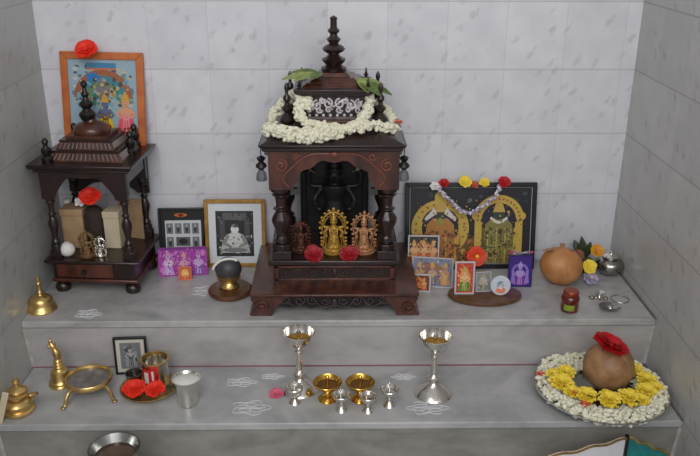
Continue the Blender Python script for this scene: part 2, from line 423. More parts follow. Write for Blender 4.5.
# ------------------------------------------------------------------ idols
def grp(o, g):
    o['group'] = g; return o
def idol(name, label, h, m, mped, loc, rz=0, halo='arch', halo_m=None, group=None):
    t = thing(name, label, 'idol', loc, rz, group)
    s = h
    mb = MB(); mb.lathe([(.27*s, 0), (.28*s, .03*s), (.22*s, .055*s), (.25*s, .085*s), (.23*s, .11*s)], seg=20)
    mb.build('pedestal', t, mped)
    mb = MB()
    y = -.02*s
    mb.lathe([(.10*s, .10*s), (.15*s, .11*s), (.135*s, .2*s), (.11*s, .34*s), (.085*s, .43*s), (.11*s, .52*s), (.12*s, .57*s), (.05*s, .615*s), (.045*s, .65*s)],
             (0, y, 0), 14, Matrix.Diagonal((1, .75, 1)))
    mb.ball((0, y-.01*s, .69*s), (.062*s, .062*s, .075*s))                     # head
    mb.ball((0, y-.072*s, .685*s), (.012*s, .018*s, .018*s))                   # nose
    for q in (-1, 1):
        mb.ball((q*.063*s, y, .69*s), (.018*s, .02*s, .035*s))                 # ears
        mb.tube(curve([(q*.11*s, y, .56*s), (q*.19*s, y-.01*s, .46*s), (q*.16*s, y-.10*s, .40*s)], 5), .03*s, 8)
        mb.ball((q*.16*s, y-.12*s, .41*s), .035*s)
        mb.tube(curve([(q*.11*s, y+.02*s, .57*s), (q*.22*s, y+.02*s, .58*s), (q*.235*s, y-.02*s, .70*s)], 5), .026*s, 8)
        mb.lathe([(.02*s, 0), (.045*s, .015*s), (.045*s, .04*s), (.01*s, .06*s)], (q*.235*s, y-.02*s, .71*s), 10)
        mb.ball((q*.07*s, y-.07*s, .125*s), (.045*s, .06*s, .03*s))            # feet
    mb.lathe([(.07*s, .735*s), (.078*s, .76*s), (.062*s, .79*s), (.066*s, .815*s), (.045*s, .85*s), (.048*s, .87*s), (.02*s, .92*s), (.0, .95*s)], (0, y, 0), 14)
    mb.tube(curve([(-.09*s, y-.05*s, .57*s), (-.07*s, y-.10*s, .4*s), (0, y-.125*s, .24*s), (.07*s, y-.10*s, .4*s), (.09*s, y-.05*s, .57*s)], 6), .016*s, 6)
    mb.build('figure', t, m, remesh=s/75)
    mb = MB()
    n = 28
    def arc(r, k): a = -.25*PI+1.5*PI*k/n; return (r*math.cos(a)*.9, .07*s, .56*s+r*math.sin(a)*1.12)
    mb.tube([(.255*s, .07*s, .08*s)]+[arc(.29*s, k) for k in range(n+1)]+[(-.255*s, .07*s, .08*s)], .022*s, 8)
    mb.tube([(.19*s, .07*s, .08*s)]+[arc(.225*s, k) for k in range(n+1)]+[(-.19*s, .07*s, .08*s)], .012*s, 6)
    for k in range(0, n+1, 2):
        mb.ball(arc(.335*s, k), (.032*s, .02*s, .032*s), 8, 6)
        mb.ball(arc(.257*s, k), (.016*s, .014*s, .016*s), 6, 5)
    for q in (-1, 1):
        for zz in (.12, .2, .28): mb.ball((q*.265*s, .07*s, zz*s), (.034*s, .025*s, .034*s), 8, 6)
    mb.ball((0, .07*s, .945*s), (.04*s, .03*s, .055*s), 8, 6)
    mb.build('halo_arch', t, halo_m or m)
    return t

# ------------------------------------------------------------------ pictures
class Art(MB):
    """flat printed shapes in x-z on the face of a picture, later shapes lie on earlier ones"""
    def __init__(s, y): super().__init__(); s.y = y; s.k = 0
    def lay(s): s.k += 1; return s.y-.00006*s.k
    def poly(s, pts, c, same=False):
        s.use(ink(c)); y = s.y-.00006*s.k if same else s.lay()
        return s.add([(x, y, z) for x, z in pts], [tuple(range(len(pts)))])
    def rect(s, x0, z0, x1, z1, c, same=False): return s.poly([(x0, z0), (x1, z0), (x1, z1), (x0, z1)], c, same)
    def ell(s, x, z, rx, rz, c, n=16, same=False): return s.poly([(x+rx*math.cos(2*PI*k/n), z+rz*math.sin(2*PI*k/n)) for k in range(n)], c, same)
    def dabs(s, x0, z0, x1, z1, n, r, cols):
        for c in cols:
            s.lay()
            for _ in range(n//len(cols)):
                rr = r*random.uniform(.5, 1.3)
                s.ell(random.uniform(x0+r*1.3, x1-r*1.3), random.uniform(z0+2*r, z1-2*r), rr, rr*random.uniform(.6, 1.5), c, 7, True)
    def ring(s, x, z, r0, r1, c, a0=0, a1=2*PI, sz=1., n=28):
        y = s.lay(); s.use(ink(c)); vs = []
        for k in range(n+1):
            a = a0+(a1-a0)*k/n
            for r in (r0, r1): vs.append((x+r*math.cos(a), y, z+r*math.sin(a)*sz))
        return s.add(vs, [(2*k, 2*k+1, 2*k+3, 2*k+2) for k in range(n)])
    def deity(s, x, z, h, robe, skin, crown, trim, arms=2):
        w = h*.24
        s.poly([(x-w, z), (x+w, z), (x+w*.6, z+h*.4), (x+w*.5, z+h*.62), (x-w*.5, z+h*.62), (x-w*.6, z+h*.4)], robe)
        for q in (-1, 1):
            s.poly([(x+q*w*.45, z+h*.64), (x+q*w*.95, z+h*.46), (x+q*w*.5, z+h*.36), (x+q*w*.4, z+h*.42), (x+q*w*.7, z+h*.47), (x+q*w*.3, z+h*.56)], skin)
            if arms > 2: s.poly([(x+q*w*.4, z+h*.62), (x+q*w*1.2, z+h*.62), (x+q*w*1.3, z+h*.8), (x+q*w*1.1, z+h*.8), (x+q*w*1.0, z+h*.68), (x+q*w*.4, z+h*.56)], skin)
        s.ell(x, z+h*.53, w*.42, h*.11, skin); s.ell(x, z+h*.73, w*.36, h*.085, skin)
        s.poly([(x-w*.42, z+h*.77), (x+w*.42, z+h*.77), (x+w*.3, z+h*.88), (x, z+h), (x-w*.3, z+h*.88)], crown)
        for q in (-.3, 0, .3): s.poly([(x+q*w-w*.07, z+h*.02), (x+q*w+w*.07, z+h*.02), (x+q*w*.6+w*.04, z+h*.5), (x+q*w*.6-w*.04, z+h*.5)], trim)
        s.ring(x, z+h*.55, w*.42, w*.56, trim, PI, 2*PI, 1.6, 12)
        for q in (-1, 1): s.ell(x+q*w*.14, z+h*.74, w*.05, h*.010, tuple(int(v*.55) for v in skin), 6)
        s.ell(x, z+h*.695, w*.09, h*.008, tuple(int(v*.7) for v in skin), 6)

def picture(name, label, w, h, fw, fm, art, loc, lean=0., rz=0, d=.012, cat='picture', mat_rgb=None, mw=0, roll=0, group=None):
    """upright framed picture, origin at the middle of its bottom edge, leaning back"""
    t = thing(name, label, cat, loc, rz, group, rx=-lean, ry=roll)
    mb = MB()
    if fw > 0:
        for a in (((-w/2, 0), (w/2, 0), (w/2-fw, fw), (-w/2+fw, fw)), ((w/2, 0), (w/2, h), (w/2-fw, h-fw), (w/2-fw, fw)),
                  ((w/2, h), (-w/2, h), (-w/2+fw, h-fw), (w/2-fw, h-fw)), ((-w/2, h), (-w/2, 0), (-w/2+fw, fw), (-w/2+fw, h-fw))):
            mb.prism(a, -d/2, d/2)
        mb.build('frame', t, fm, bevel=min(.0015, fw*.2))
    mb = MB(); mb.box((0, d*.1, h/2), (w-fw*1.2, d*.5, h-fw*1.2)); mb.build('backing', t, CARD)
    A = Art(-d*.16)
    x0, x1, z0, z1 = -w/2+fw*.9, w/2-fw*.9, fw*.9, h-fw*.9
    if mat_rgb:
        A.rect(x0, z0, x1, z1, mat_rgb); x0 += mw; x1 -= mw; z0 += mw; z1 -= mw
    art(A, x0, z0, x1, z1)
    A.build('print', t)
    return t
def R(a, b): return random.uniform(a, b)

# ================================================================== MAIN SHRINE
SX, SY = .741, -.178
t = thing('wooden_shrine', 'large dark carved wooden shrine with stepped spire in the middle of the upper step', 'shrine', (SX, SY, 0))
# feet
for qx in (-1, 1):
    for qy in (-1, 1):
        mb = MB()
        out = [(.118, .056), (.196, .056), (.200, .045), (.192, .030), (.198, .012), (.204, .004), (.200, 0), (.150, 0), (.146, .012), (.138, .026), (.124, .036)]
        pts = [(qx*x, z) for x, z in out]
        yc = qy*.128 - .005 if qy < 0 else qy*.110
        mb.prism(pts, yc-.030, yc+.026)
        if qy < 0: mb.tube(spiral(qx*.176, .024, .017, 1.4, -qx, 0, yc-.031), .0045, 6)
        mb.build('foot', t, WOODR, bevel=.004)
# apron
mb = MB()
lo = []
for k in range(61):
    x = -.138+.276*k/60; u = abs(x)/.138
    lo.append((x, .030-.016*abs(math.cos(2.5*PI*u))*(1-.25*u)))
mb.prism(lo+[(.138, .058), (-.138, .058)], -.150, -.140)
ap = mb.build('apron', t, WOODD)
mb = MB()
for q in (-1, 1):
    for cx_, cz, r, sg in ((.022, .034, .013, 1), (.052, .036, .014, -1), (.084, .036, .015, 1), (.116, .038, .014, -1)):
        mb.tube(spiral(q*cx_, cz, r, 1.4, sg*q, PI/2, -.152), .0030, 6)
    mb.tube(curve([(q*.004, -.152, .022), (q*.03, -.152, .018), (q*.06, -.152, .046), (q*.09, -.152, .020), (q*.130, -.152, .046)], 6), .0026, 6)
mb.ball((0, -.152, .028), (.007, .004, .013)); mb.ball((0, -.152, .048), (.010, .004, .006))
mb.build('scroll_carving', ap, mat('dull_teak_carving', (64, 54, 54), .4, var=.3, scale=120))
for q in (-1, 1):
    mb = MB(); mb.box((q*.170, -.01, .048), (.010, .20, .020)); mb.build('side_apron', t, WOOD)
# plinth
mb = MB(); mb.frus((0, -.0125), (.400, .318), (.404, .322), .053, .061); mb.frus((0, -.0125), (.404, .322), (.330, .24), .061, .070)
mb.build('plinth', t, WOODR, bevel=.003)
# panel box
mb = MB(); mb.box((0, -.002, .088), (.296, .204, .044)); pb = mb.build('base_box', t, WOOD, bevel=.002)
mb = MB()
for x0, x1, z0, z1 in ((-.146, .146, .101, .108), (-.146, .146, .068, .074), (-.146, -.134, .068, .108), (.134, .146, .068, .108)):
    mb.box(((x0+x1)/2, -.107, (z0+z1)/2), (x1-x0, .008, z1-z0))
mb.build('panel_moulding', pb, WOODR, bevel=.0015)
mb = MB()
for q in (-1, 1):
    for cx_, sg in ((.022, 1), (.055, -1), (.088, 1), (.116, -1)):
        mb.tube(spiral(q*cx_, .088, .011, 1.3, sg*q, PI, -.1055), .0022, 5)
mb.ball((0, -.106, .088), (.006, .004, .012))
mb.build('panel_carving', pb, mat('rubbed_teak', (66, 50, 48), .4, var=.3, scale=120))
# deck
mb = MB(); mb.box((0, -.004, .116), (.318, .222, .015)); mb.build('deck', t, WOOD, bevel=.004)
# posts
for qx in (-1, 1):
    for qy in (-1, 1):
        x, y = qx*.126, -.088 if qy < 0 else .086
        mb = MB(); mb.box((x, y, .134), (.046, .044, .022)); mb.lathe(turned(.165, .0235), (x, y, .144), 18, flute=.04, nfl=9); mb.box((x, y, .322), (.046, .044, .04))
        mb.build('post', t, WOOD, bevel=.0015)
# fascias
mb = MB(); fascia(mb, .151, .400, .302, .096, .074, -.113, -.099); fa = mb.build('arch_board', t, WOODR, bevel=.0012)
mb = MB()
for q in (-1, 1):
    mb.tube(spiral(q*.122, .362, .016, 1.5, q, PI/2, -.1145), .0026, 6)
    mb.tube(spiral(q*.088, .383, .010, 1.3, -q, 0, -.1145), .0022, 6)
    mb.tube(curve([(q*.105, -.1145, .31), (q*.118, -.1145, .33), (q*.104, -.1145, .35), (q*.06, -.1145, .386), (q*.01, -.1145, .390)], 6), .0022, 6)
mb.ball((0, -.1145, .388), (.010, .004, .007))
mb.build('spandrel_carving', fa, mat('rubbed_red_teak', (124, 72, 56), .4, var=.3, scale=120))
mb = MB(); fascia(mb, .151, .400, .302, .096, .074, .090, .102); mb.build('rear_arch_board', t, WOODR)
for q in (-1, 1):
    mb = MB(); mb.box((q*.143, -.001, .358), (.012, .18, .084)); mb.build('side_board', t, WOOD)
for q in (-1, 1):   # small green capitals beside the arch
    mb = MB(); mb.box((q*.094, -.100, .296), (.016, .018, .014)); mb.build('bracket', t, mat('green_bracket', (54, 62, 52), .6, var=.2, scale=80))
mb = MB(); mb.box((0, -.005, .405), (.296, .200, .006)); mb.build('ceiling_panel', t, WOODD)
# black arched back panel
mb = MB()
A = [(.088*math.cos(PI*(1-k/24)), .262+.088*math.sin(PI*(1-k/24))) for k in range(25)]
mb.prism([(-.088, .124)]+A+[(.088, .124)], .083, .089)
bpnl = mb.build('back_panel', t, BLACKST)
# roof
mb = MB(); mb.box((-.003, -.006, .402), (.322, .236, .010)); mb.frus((-.003, -.006), (.330, .246), (.338, .252), .406, .414)
mb.build('cornice', t, WOOD, bevel=.003)
mb = MB(); mb.frus((-.003, -.006), (.328, .242), (.186, .160), .414, .444); mb.build('hipped_roof', t, WOOD)
mb = MB(); mb.box((0, 0, .450), (.178, .150, .013)); mb.build('lower_tier', t, WOODR, bevel=.002)
mb = MB(); mb.box((0, 0, .484), (.142, .120, .056)); dr = mb.build('carved_drum', t, WOOD, bevel=.002)
mb = MB(); yf = -.0612
for q in (-1, 1):
    for cx_, cz, r, sg in ((.014, .494, .012, 1), (.038, .490, .012, -1), (.058, .494, .010, 1), (.026, .500, .007, -1)):
        mb.tube(spiral(q*cx_, cz, r, 1.4, sg*q, PI/2, yf), .0023, 6)
    mb.tube(curve([(q*.0, yf, .486), (q*.025, yf, .504), (q*.045, yf, .484), (q*.066, yf, .500)], 6), .002, 5)
for k in range(8): mb.ball((-.056+.016*k, yf, .4665), (.0036, .002, .004), 8, 6)
for q in (-1, 1):
    for cx_, sg in ((.012, -1), (.034, 1), (.056, -1)): mb.tube(spiral(q*cx_, .479, .008, 1.3, sg*q, 0, yf), .0022, 6)
for q in (-1, 1):
    for yy in (-.035, 0, .035): mb.tube([(q*.0715, p[0]*1+yy, p[2]) for p in spiral(0, .488, .015, 1.4, 1, 0)], .0022, 5)
mb.build('drum_carving', dr, WOODP)
mb = MB(); mb.box((0, -.0605, .460), (.142, .003, .006)); mb.build('drum_rail', dr, WOODG)
mb = MB(); mb.frus((0, 0), (.160, .138), (.182, .160), .512, .522); mb.box((0, 0, .526), (.182, .160, .008)); mb.build('upper_eave', t, WOOD, bevel=.002)
mb = MB()
for k, (w, z0, z1) in enumerate(((.150, .530, .540), (.112, .540, .549), (.076, .549, .558))): mb.frus((0, 0), (w, w*.88), (w*.82, w*.72), z0, z1)
mb.build('stepped_cap', t, WOODR, bevel=.0015)
for qx in (-1, 1):
    for qy in (-1, 1):
        mb = MB(); mb.lathe(finial_prof(.024, .007), (qx*.078, qy*.068, .530), 12); mb.build('eave_finial', t, WOOD)
mb = MB(); mb.lathe([(.028, .556), (.030, .566), (.018, .572), (.026, .580), (.028, .586), (.016, .592), (.012, .597), (.024, .604), (.027, .609), (.022, .615), (.010, .621),
                     (.015, .627), (.017, .631), (.010, .637), (.008, .642), (.013, .647), (.014, .651), (.008, .657), (.0075, .672), (.009, .679), (.0, .684)], (0, 0, 0), 20)
mb.build('spire', t, WOOD)
for qx in (-1, 1):
    for qy in (-1, 1):
        mb = MB(); x, y = qx*.107, (-.070 if qy < 0 else .07)
        mb.lathe(finial_prof(.122, .019), (x, y, .424), 16); mb.build('corner_finial', t, WOOD)
for qx in (-1, 1):
    for y in (-.112, .10):
        mb = MB(); x = qx*.164-.003
        mb.tube([(x, y, .405), (x, y, .385)], .0012, 5)
        mb.lathe([(.003, .385), (.011, .380), (.008, .374), (.005, .371), (.012, .364), (.013, .359), (.006, .353), (.004, .350)], (x, y, 0), 12)
        hb = mb.build('hanging_bobbin', t, WOODD)
        mb = MB(); mb.lathe([(.004, .352), (.010, .344), (.012, .330), (.011, .326), (.0, .328)], (x, y, 0), 12, flute=.08, nfl=6); mb.build('tassel', hb, GREYT)

# idol figures in the shrine
grp(idol('idol', 'dark reddish bronze idol, leftmost of three in the large shrine', .078, BRONZE, BRONZE, (SX-.082, SY-.052, .1235), halo_m=mat('red_bronze', (112, 62, 50), .45, .7, var=.4, scale=160)), 'idols in the large shrine')
grp(idol('idol', 'golden standing idol with arched halo in the middle of the large shrine', .112, IDOLG, IDOLG, (SX-.002, SY-.056, .1235)), 'idols in the large shrine')
grp(idol('idol', 'pale copper gold idol at the right inside the large shrine', .104, COPPER, COPPER, (SX+.072, SY-.058, .1235), rz=-.1), 'idols in the large shrine')
flower('deep red flower on the shrine deck between the dark idol and the golden idol', 'flower', (SX-.050, SY-.096, .1285), .025, REDD, 4, 8, name='rose_flower', wid=.55, rx=.75, group='red flowers in the large shrine')
flower('deep red flower on the shrine deck between the golden idol and the copper idol', 'flower', (SX+.036, SY-.094, .1285), .024, REDD, 4, 8, name='rose_flower', wid=.55, rx=.75, group='red flowers in the large shrine')
# black idol behind them
t = thing('stone_idol', 'tall black stone idol with silver marks at the back of the large shrine', 'idol', (SX, SY+.045, .1235))
mb = MB()
mb.lathe([(.040, 0), (.042, .016), (.030, .022), (.032, .05), (.026, .078), (.022, .10), (.030, .124), (.033, .138), (.014, .146), (.013, .152)], (0, 0, 0), 16, Matrix.Diagonal((1, .6, 1)))
mb.ball((0, -.004, .164), (.017, .017, .020)); mb.ball((0, -.022, .162), (.003, .005, .005)); mb.lathe([(.019, .176), (.021, .184), (.015, .192), (.016, .198), (.008, .208), (.0, .216)], (0, 0, 0), 14)
for q in (-1, 1):
    mb.tube(curve([(q*.030, 0, .134), (q*.050, -.006, .104), (q*.040, -.024, .084)], 5), .0065, 8); mb.ball((q*.038, -.026, .084), .008)
    mb.tube(curve([(q*.030, 0, .136), (q*.060, 0, .140), (q*.064, -.006, .172)], 5), .006, 8); mb.ball((q*.064, -.006, .176), .008)
    mb.ball((q*.018, 0, .162), (.005, .006, .010))
mb.build('figure', t, BLACKST, remesh=.0020)
mb = MB(); mb.tube([(.076*math.cos(PI*k/24), .012, .150+.072*math.sin(PI*k/24)) for k in range(25)], .0045, 8)
for q in (-1, 1): mb.tube([(q*.076, .012, 0), (q*.076, .012, .15)], .0045, 8)
mb.build('halo_arch', t, BLACKST)
for q in (-1, 1):
    mb = MB(); mb.tube(curve([(q*.064, -.012, .192), (q*.057, -.014, .184), (q*.048, -.014, .178)], 4), [.005, .006, .005, .004, .003], 6); mb.build('silver_emblem', t, SILVD)

# leaves and garland on the shrine roof
mb = MB()
for k, (d, L, w) in enumerate((((-1, -.15, .06), .090, .015), ((-1, .35, .12), .080, .014), ((-.9, -.6, -.02), .070, .013), ((-.5, -1, -.10), .045, .012))):
    mb.use(LEAF if k % 2 == 0 else LEAFM); leaf_mesh(mb, (.002, 0, .004+.003*k), d, L, w, up=(0, -.35, 1), droop=.14)
o = mb.build('leaf_sprig'); place(o, (SX-.030, SY-.050, .551)); tag(o, 'green leaf sprig on the left of the large shrine spire', 'leaves')
mb = MB()
for k, (d, L, w) in enumerate((((1, -.2, -.22), .085, .015), ((1, .3, -.10), .070, .013), ((.8, -.7, -.32), .070, .014), ((.6, -.9, -.5), .05, .012))):
    mb.use(LEAFM if k % 2 == 0 else LEAF); leaf_mesh(mb, (-.002, 0, .004+.003*k), d, L, w, up=(0, -.35, 1), droop=.14)
o = mb.build('leaf_sprig'); place(o, (SX+.055, SY-.050, .538)); tag(o, 'green leaf sprig drooping on the right of the large shrine roof', 'leaves')
g = thing('jasmine_garland', 'thick white jasmine garland looped round the roof of the large shrine', 'garland', (SX, SY, .414))
mb = MB(); mb.use(JAS)
def rz_(x, y): # height of hip roof above .414
    u = max(0, min(1, min((.168-abs(x))/.075, (.121-abs(y+.006))/.041))); return .030*u
def on_roof(pts, up=.013): return [(x*.955, y, (rz_(x, y)+up) if z is None else z) for x, y, z in pts]
outer = on_roof([(-.088, -.035, .098), (-.115, -.01, .08), (-.142, -.02, .05), (-.158, -.05, None), (-.155, -.085, None), (-.130, -.108, None), (-.095, -.120, None), (-.05, -.122, None), (0., -.112, None),
                 (.045, -.100, None), (.09, -.093, None), (.130, -.082, None), (.146, -.052, None), (.130, -.005, .045), (.108, .0, .07)])
inner = on_roof([(-.078, -.055, .098), (-.078, -.075, .085), (-.082, -.088, .062), (-.068, -.090, .045), (-.04, -.096, .035), (0., -.098, .032), (.035, -.098, .034), (.058, -.094, .042),
                 (.074, -.085, .056), (.082, -.078, .075), (.088, -.06, .092)])
strand(mb, outer, .0130, .0045, 5); strand(mb, inner, .0115, .0045, 5)
strand(mb, on_roof([(-.158, -.06, None), (-.148, -.095, None), (-.1, -.112, .028), (-.05, -.112, .024)], .020), .012, .0045, 4)
strand(mb, on_roof([(-.09, -.04, .10), (-.062, -.07, .088), (-.066, -.085, .074)]), .010, .0045, 4)
mb.build('jasmine_buds', g)
mb = MB(); mb.tube(curve(outer, 8), .0018, 5); mb.tube(curve(inner, 8), .0018, 5); mb.build('string', g, CREAM)
mb = MB(); flower_mesh(mb, (.150, -.058, .034), .012, mat('coral_petal', (224, 120, 96), .55, var=.2, scale=100), 2, 6); mb.build('coral_bloom', g)

# ================================================================== LEFT SHRINE
t = thing('wooden_shrine', 'small dark wooden shrine with stepped roof in the left corner', 'shrine', (.147, -.118, 0), -.075); t.scale = (1.03, .96, 1.0)
for qx in (-1, 1):
    for qy in (-1, 1):
        mb = MB(); mb.lathe([(.010, 0), (.017, .003), (.019, .012), (.016, .020), (.010, .024), (.014, .030), (.014, .040)], (qx*.088, qy*.076, 0), 16); mb.build('foot', t, WOOD)
mb = MB(); mb.box((0, 0, .062), (.205, .178, .046)); bx = mb.build('base_box', t, WOOD, bevel=.002)
mb = MB(); mb.box((-.022, -.0905, .062), (.140, .005, .036)); dw = mb.build('drawer', t, WOODR, bevel=.0015)
mb = MB(); mb.lathe([(.003, 0), (.003, .006), (.006, .009), (.005, .013), (.0, .014)], (-.022, -.092, .062), 12, Matrix.Rotation(PI/2, 3, 'X')); mb.build('knob', dw, WOODD)
mb = MB(); mb.box((0, 0, .0885), (.236, .206, .008)); mb.build('deck', t, WOOD, bevel=.003)
mb = MB(); mb.box((0, 0, .034), (.214, .186, .010)); mb.build('lower_moulding', t, WOODR, bevel=.003)
for qx in (-1, 1):
    for qy in (-1, 1):
        x, y = qx*.090, qy*.078
        mb = MB(); mb.box((x, y, .103), (.026, .026, .022)); mb.lathe(turned(.150, .0125), (x, y, .113), 16); mb.box((x, y, .29), (.026, .026, .06))
        mb.build('post', t, WOOD, bevel=.001)
mb = MB(); fascia(mb, .103, .322, .252, .074, .061, -.092, -.080, 3); mb.build('arch_board', t, WOOD, bevel=.001)
mb = MB(); fascia(mb, .103, .322, .215, .072, .030, .080, .090, 3); mb.build('rear_arch_board', t, WOODD)
for q in (-1, 1):
    mb = MB(); mb.box((q*.096, 0, .306), (.010, .150, .034)); mb.build('side_board', t, WOOD)
mb = MB(); mb.box((0, 0, .326), (.226, .200, .008)); mb.frus((0, 0), (.240, .214), (.250, .224), .330, .342); mb.build('cornice', t, WOOD, bevel=.003)
def tier(w, d, z0, h, n, nm):
    mb = MB(); mb.use(WOODR); mb.frus((0, .008), (w, d), (w*.86, d*.84), z0, z0+h)
    mb.use(WOODG)
    for k in range(n):
        x = -w*.44+w*.88*k/(n-1); mb.tube([(x, .008-d*.49, z0+h*.15), (x*.9, .008-d*.44, z0+h*.85)], .0018, 5)
    for k in range(n):
        y = -d*.42+d*.84*k/(n-1)
        for q in (-1, 1): mb.tube([(q*w*.49, .008+y, z0+h*.15), (q*w*.445, .008+y*.9, z0+h*.85)], .0018, 5)
    mb.use(WOOD); mb.box((0, .008, z0+h+.002), (w*.90, d*.88, .004))
    return mb.build(nm, t, bevel=0)
tier(.185, .160, .342, .020, 16, 'roof_tier'); tier(.140, .120, .366, .018, 13, 'roof_tier'); 
mb = MB(); mb.box((0, .008, .392), (.100, .086, .008)); mb.lathe([(.042, .396), (.044, .402), (.040, .412), (.030, .419), (.014, .424), (.012, .430)], (0, .008, 0), 20); mb.build('dome', t, WOODR)
mb = MB(); mb.lathe([(.014, .426), (.018, .434), (.020, .442), (.012, .450), (.009, .455), (.016, .462), (.017, .468), (.009, .475), (.006, .484), (.010, .490), (.006, .497), (.004, .506), (.008, .512), (.007, .520), (.0, .526)], (-.006, .008, 0), 16)
mb.build('spire', t, WOODD)
for x, y in ((-.082, -.078), (.092, .005), (-.07, .075), (.080, .078)):
    mb = MB(); mb.lathe([(.013, .340), (.014, .352), (.008, .358), (.011, .366), (.012, .374), (.006, .380), (.005, .386), (.008, .391), (.006, .398), (.0, .403)], (x, y, 0), 14)
    mb.build('corner_finial', t, WOODD)
# things inside the left shrine
mb = MB(); mb.box((0, 0, .045), (.056, .050, .090)); o = thing('carton', 'tan carton with lid inside the small left shrine', 'box', (.077, -.105, .0925), -.055, 'cartons in the small shrine'); mb.build('body', o, CARD, bevel=.002)
mb = MB(); mb.box((0, 0, .098), (.060, .054, .018)); mb.build('lid', o, CARD, bevel=.002)
o = thing('carton', 'cream carton with lid right of the dark cloth in the small shrine', 'box', (.176, -.110, .0925), -.055, 'cartons in the small shrine')
mb = MB(); mb.box((0, 0, .042), (.040, .046, .084)); mb.build('body', o, CREAM, bevel=.002)
mb = MB(); mb.box((0, 0, .092), (.043, .049, .018)); mb.build('lid', o, CREAM, bevel=.002)
mb = MB()
mb.lathe([(.024, 0), (.027, .04), (.026, .085), (.021, .102), (.010, .110), (.0, .112)], (0, 0, 0), 24, Matrix.Diagonal((1, .8, 1)), flute=.05, nfl=7)
o = mb.build('cloth_draped_figure', None, CLOTHD); place(o, (.129, -.112, .0925)); tag(o, 'figure draped in dark brown cloth between two cartons in the small shrine', 'figure')
flower('bright red hibiscus flower on top of the dark draped figure', 'flower', (.133, -.136, .232), .027, REDB, 3, 6, name='hibiscus_flower', rx=.7, wid=.6)
flower('small white flower beside the red flower atop the tan carton', 'flower', (.100, -.112, .212), .016, WHITEF, 3, 6, name='white_flower', rx=.8)
mb = MB(); mb.ball((0, 0, .0175), (.020, .018, .0185), 18, 12); mb.lathe([(.006, .034), (.008, .036), (.0, .037)], seg=10)
o = mb.build('white_ball', None, WHITEF); place(o, (.072, -.178, .0925)); tag(o, 'round white ball at the left front of the small shrine deck', 'ball')
grp(idol('idol', 'small brass idol with halo at the front of the small left shrine', .068, IDOLB, IDOLB, (.122, -.180, .0925)), 'small idols in the left shrine')
grp(idol('idol', 'small silver idol right of the brass one in the small left shrine', .052, SILVER, SILVER, (.154, -.178, .0925)), 'small idols in the left shrine')
mb = MB(); mb.box((0, 0, .055), (.07, .004, .110)); o = mb.build('cardboard_sheet', None, CARD); place(o, (.205, -.055, .0925), -.3); tag(o, 'tan cardboard sheet standing inside the right side of the small shrine', 'cardboard')
mb = MB(); mb.lathe([(.016, 0), (.018, .004), (.018, .075), (.014, .088), (.007, .094), (.007, .102)], (0, 0, 0), 18)
o = thing('bottle', 'pale blue bottle with white cap behind the left post of small shrine', 'bottle', (.050, -.075, .0925)); mb.build('body', o, mat('pale_blue_plastic', (186, 196, 210), .3, var=.05, scale=40))
mb = MB(); mb.lathe([(.009, .100), (.009, .114), (.006, .116)], seg=14); mb.build('cap', o, WHITEF)

# ================================================================== PICTURES
def art_orange(A, x0, z0, x1, z1):
    w, h = x1-x0, z1-z0
    A.rect(x0, z0, x1, z1, (150, 176, 190))
    A.dabs(x0+.006, z0+h*.35, x1-.006, z1-.006, 120, .006, [(96, 130, 150), (188, 198, 196), (120, 140, 120), (196, 180, 150), (70, 98, 120)])
    A.ring(x0+w*.5, z0+h*.52, w*.33, w*.42, (160, 96, 62), 0, PI, .95); A.ring(x0+w*.5, z0+h*.52, w*.24, w*.33, (58, 134, 150), 0, PI, .95)
    A.ring(x0+w*.5, z0+h*.52, w*.17, w*.24, (110, 140, 90), 0, PI, .95)
    A.ell(x0+w*.36, z0+h*.77, .016, .012, (40, 120, 190)); A.ell(x0+w*.5, z0+h*.62, .018, .030, (128, 120, 122))
    A.rect(x0+w*.28, z0+h*.88, x0+w*.7, z0+h*.95, (62, 130, 170)); A.rect(x0+w*.28, z0+h*.865, x0+w*.7, z0+h*.885, (208, 110, 70))
    A.dabs(x0+w*.1, z0+h*.35, x0+w*.9, z0+h*.8, 70, .005, [(60, 130, 110), (190, 170, 120), (90, 70, 60), (120, 170, 190)])
    A.rect(x0, z0, x1, z0+h*.14, (110, 90, 76))
    A.deity(x0+w*.28, z0+h*.08, h*.46, (90, 70, 96), (150, 120, 100), (190, 150, 60), (200, 170, 90))
    A.deity(x0+w*.52, z0+h*.06, h*.52, (222, 196, 40), (92, 110, 150), (206, 160, 50), (120, 80, 40))
    A.deity(x0+w*.82, z0+h*.05, h*.56, (226, 84, 110), (224, 160, 120), (210, 160, 60), (236, 150, 150))
    A.dabs(x0+.004, z0+.004, x1-.004, z0+h*.2, 40, .005, [(60, 90, 60), (200, 170, 60), (150, 60, 50)])
p = picture('picture', 'orange framed colourful religious picture standing on the small shrine roof', .208, .234, .0185, ORANGEF, art_orange, (.157, -.038, .343), .13, -.01, roll=.02)
flower('bright red flower on the top edge of the orange framed picture', 'flower', (.134, -.034, .580), .028, REDB, 3, 6, name='hibiscus_flower', rx=.75, wid=.62)

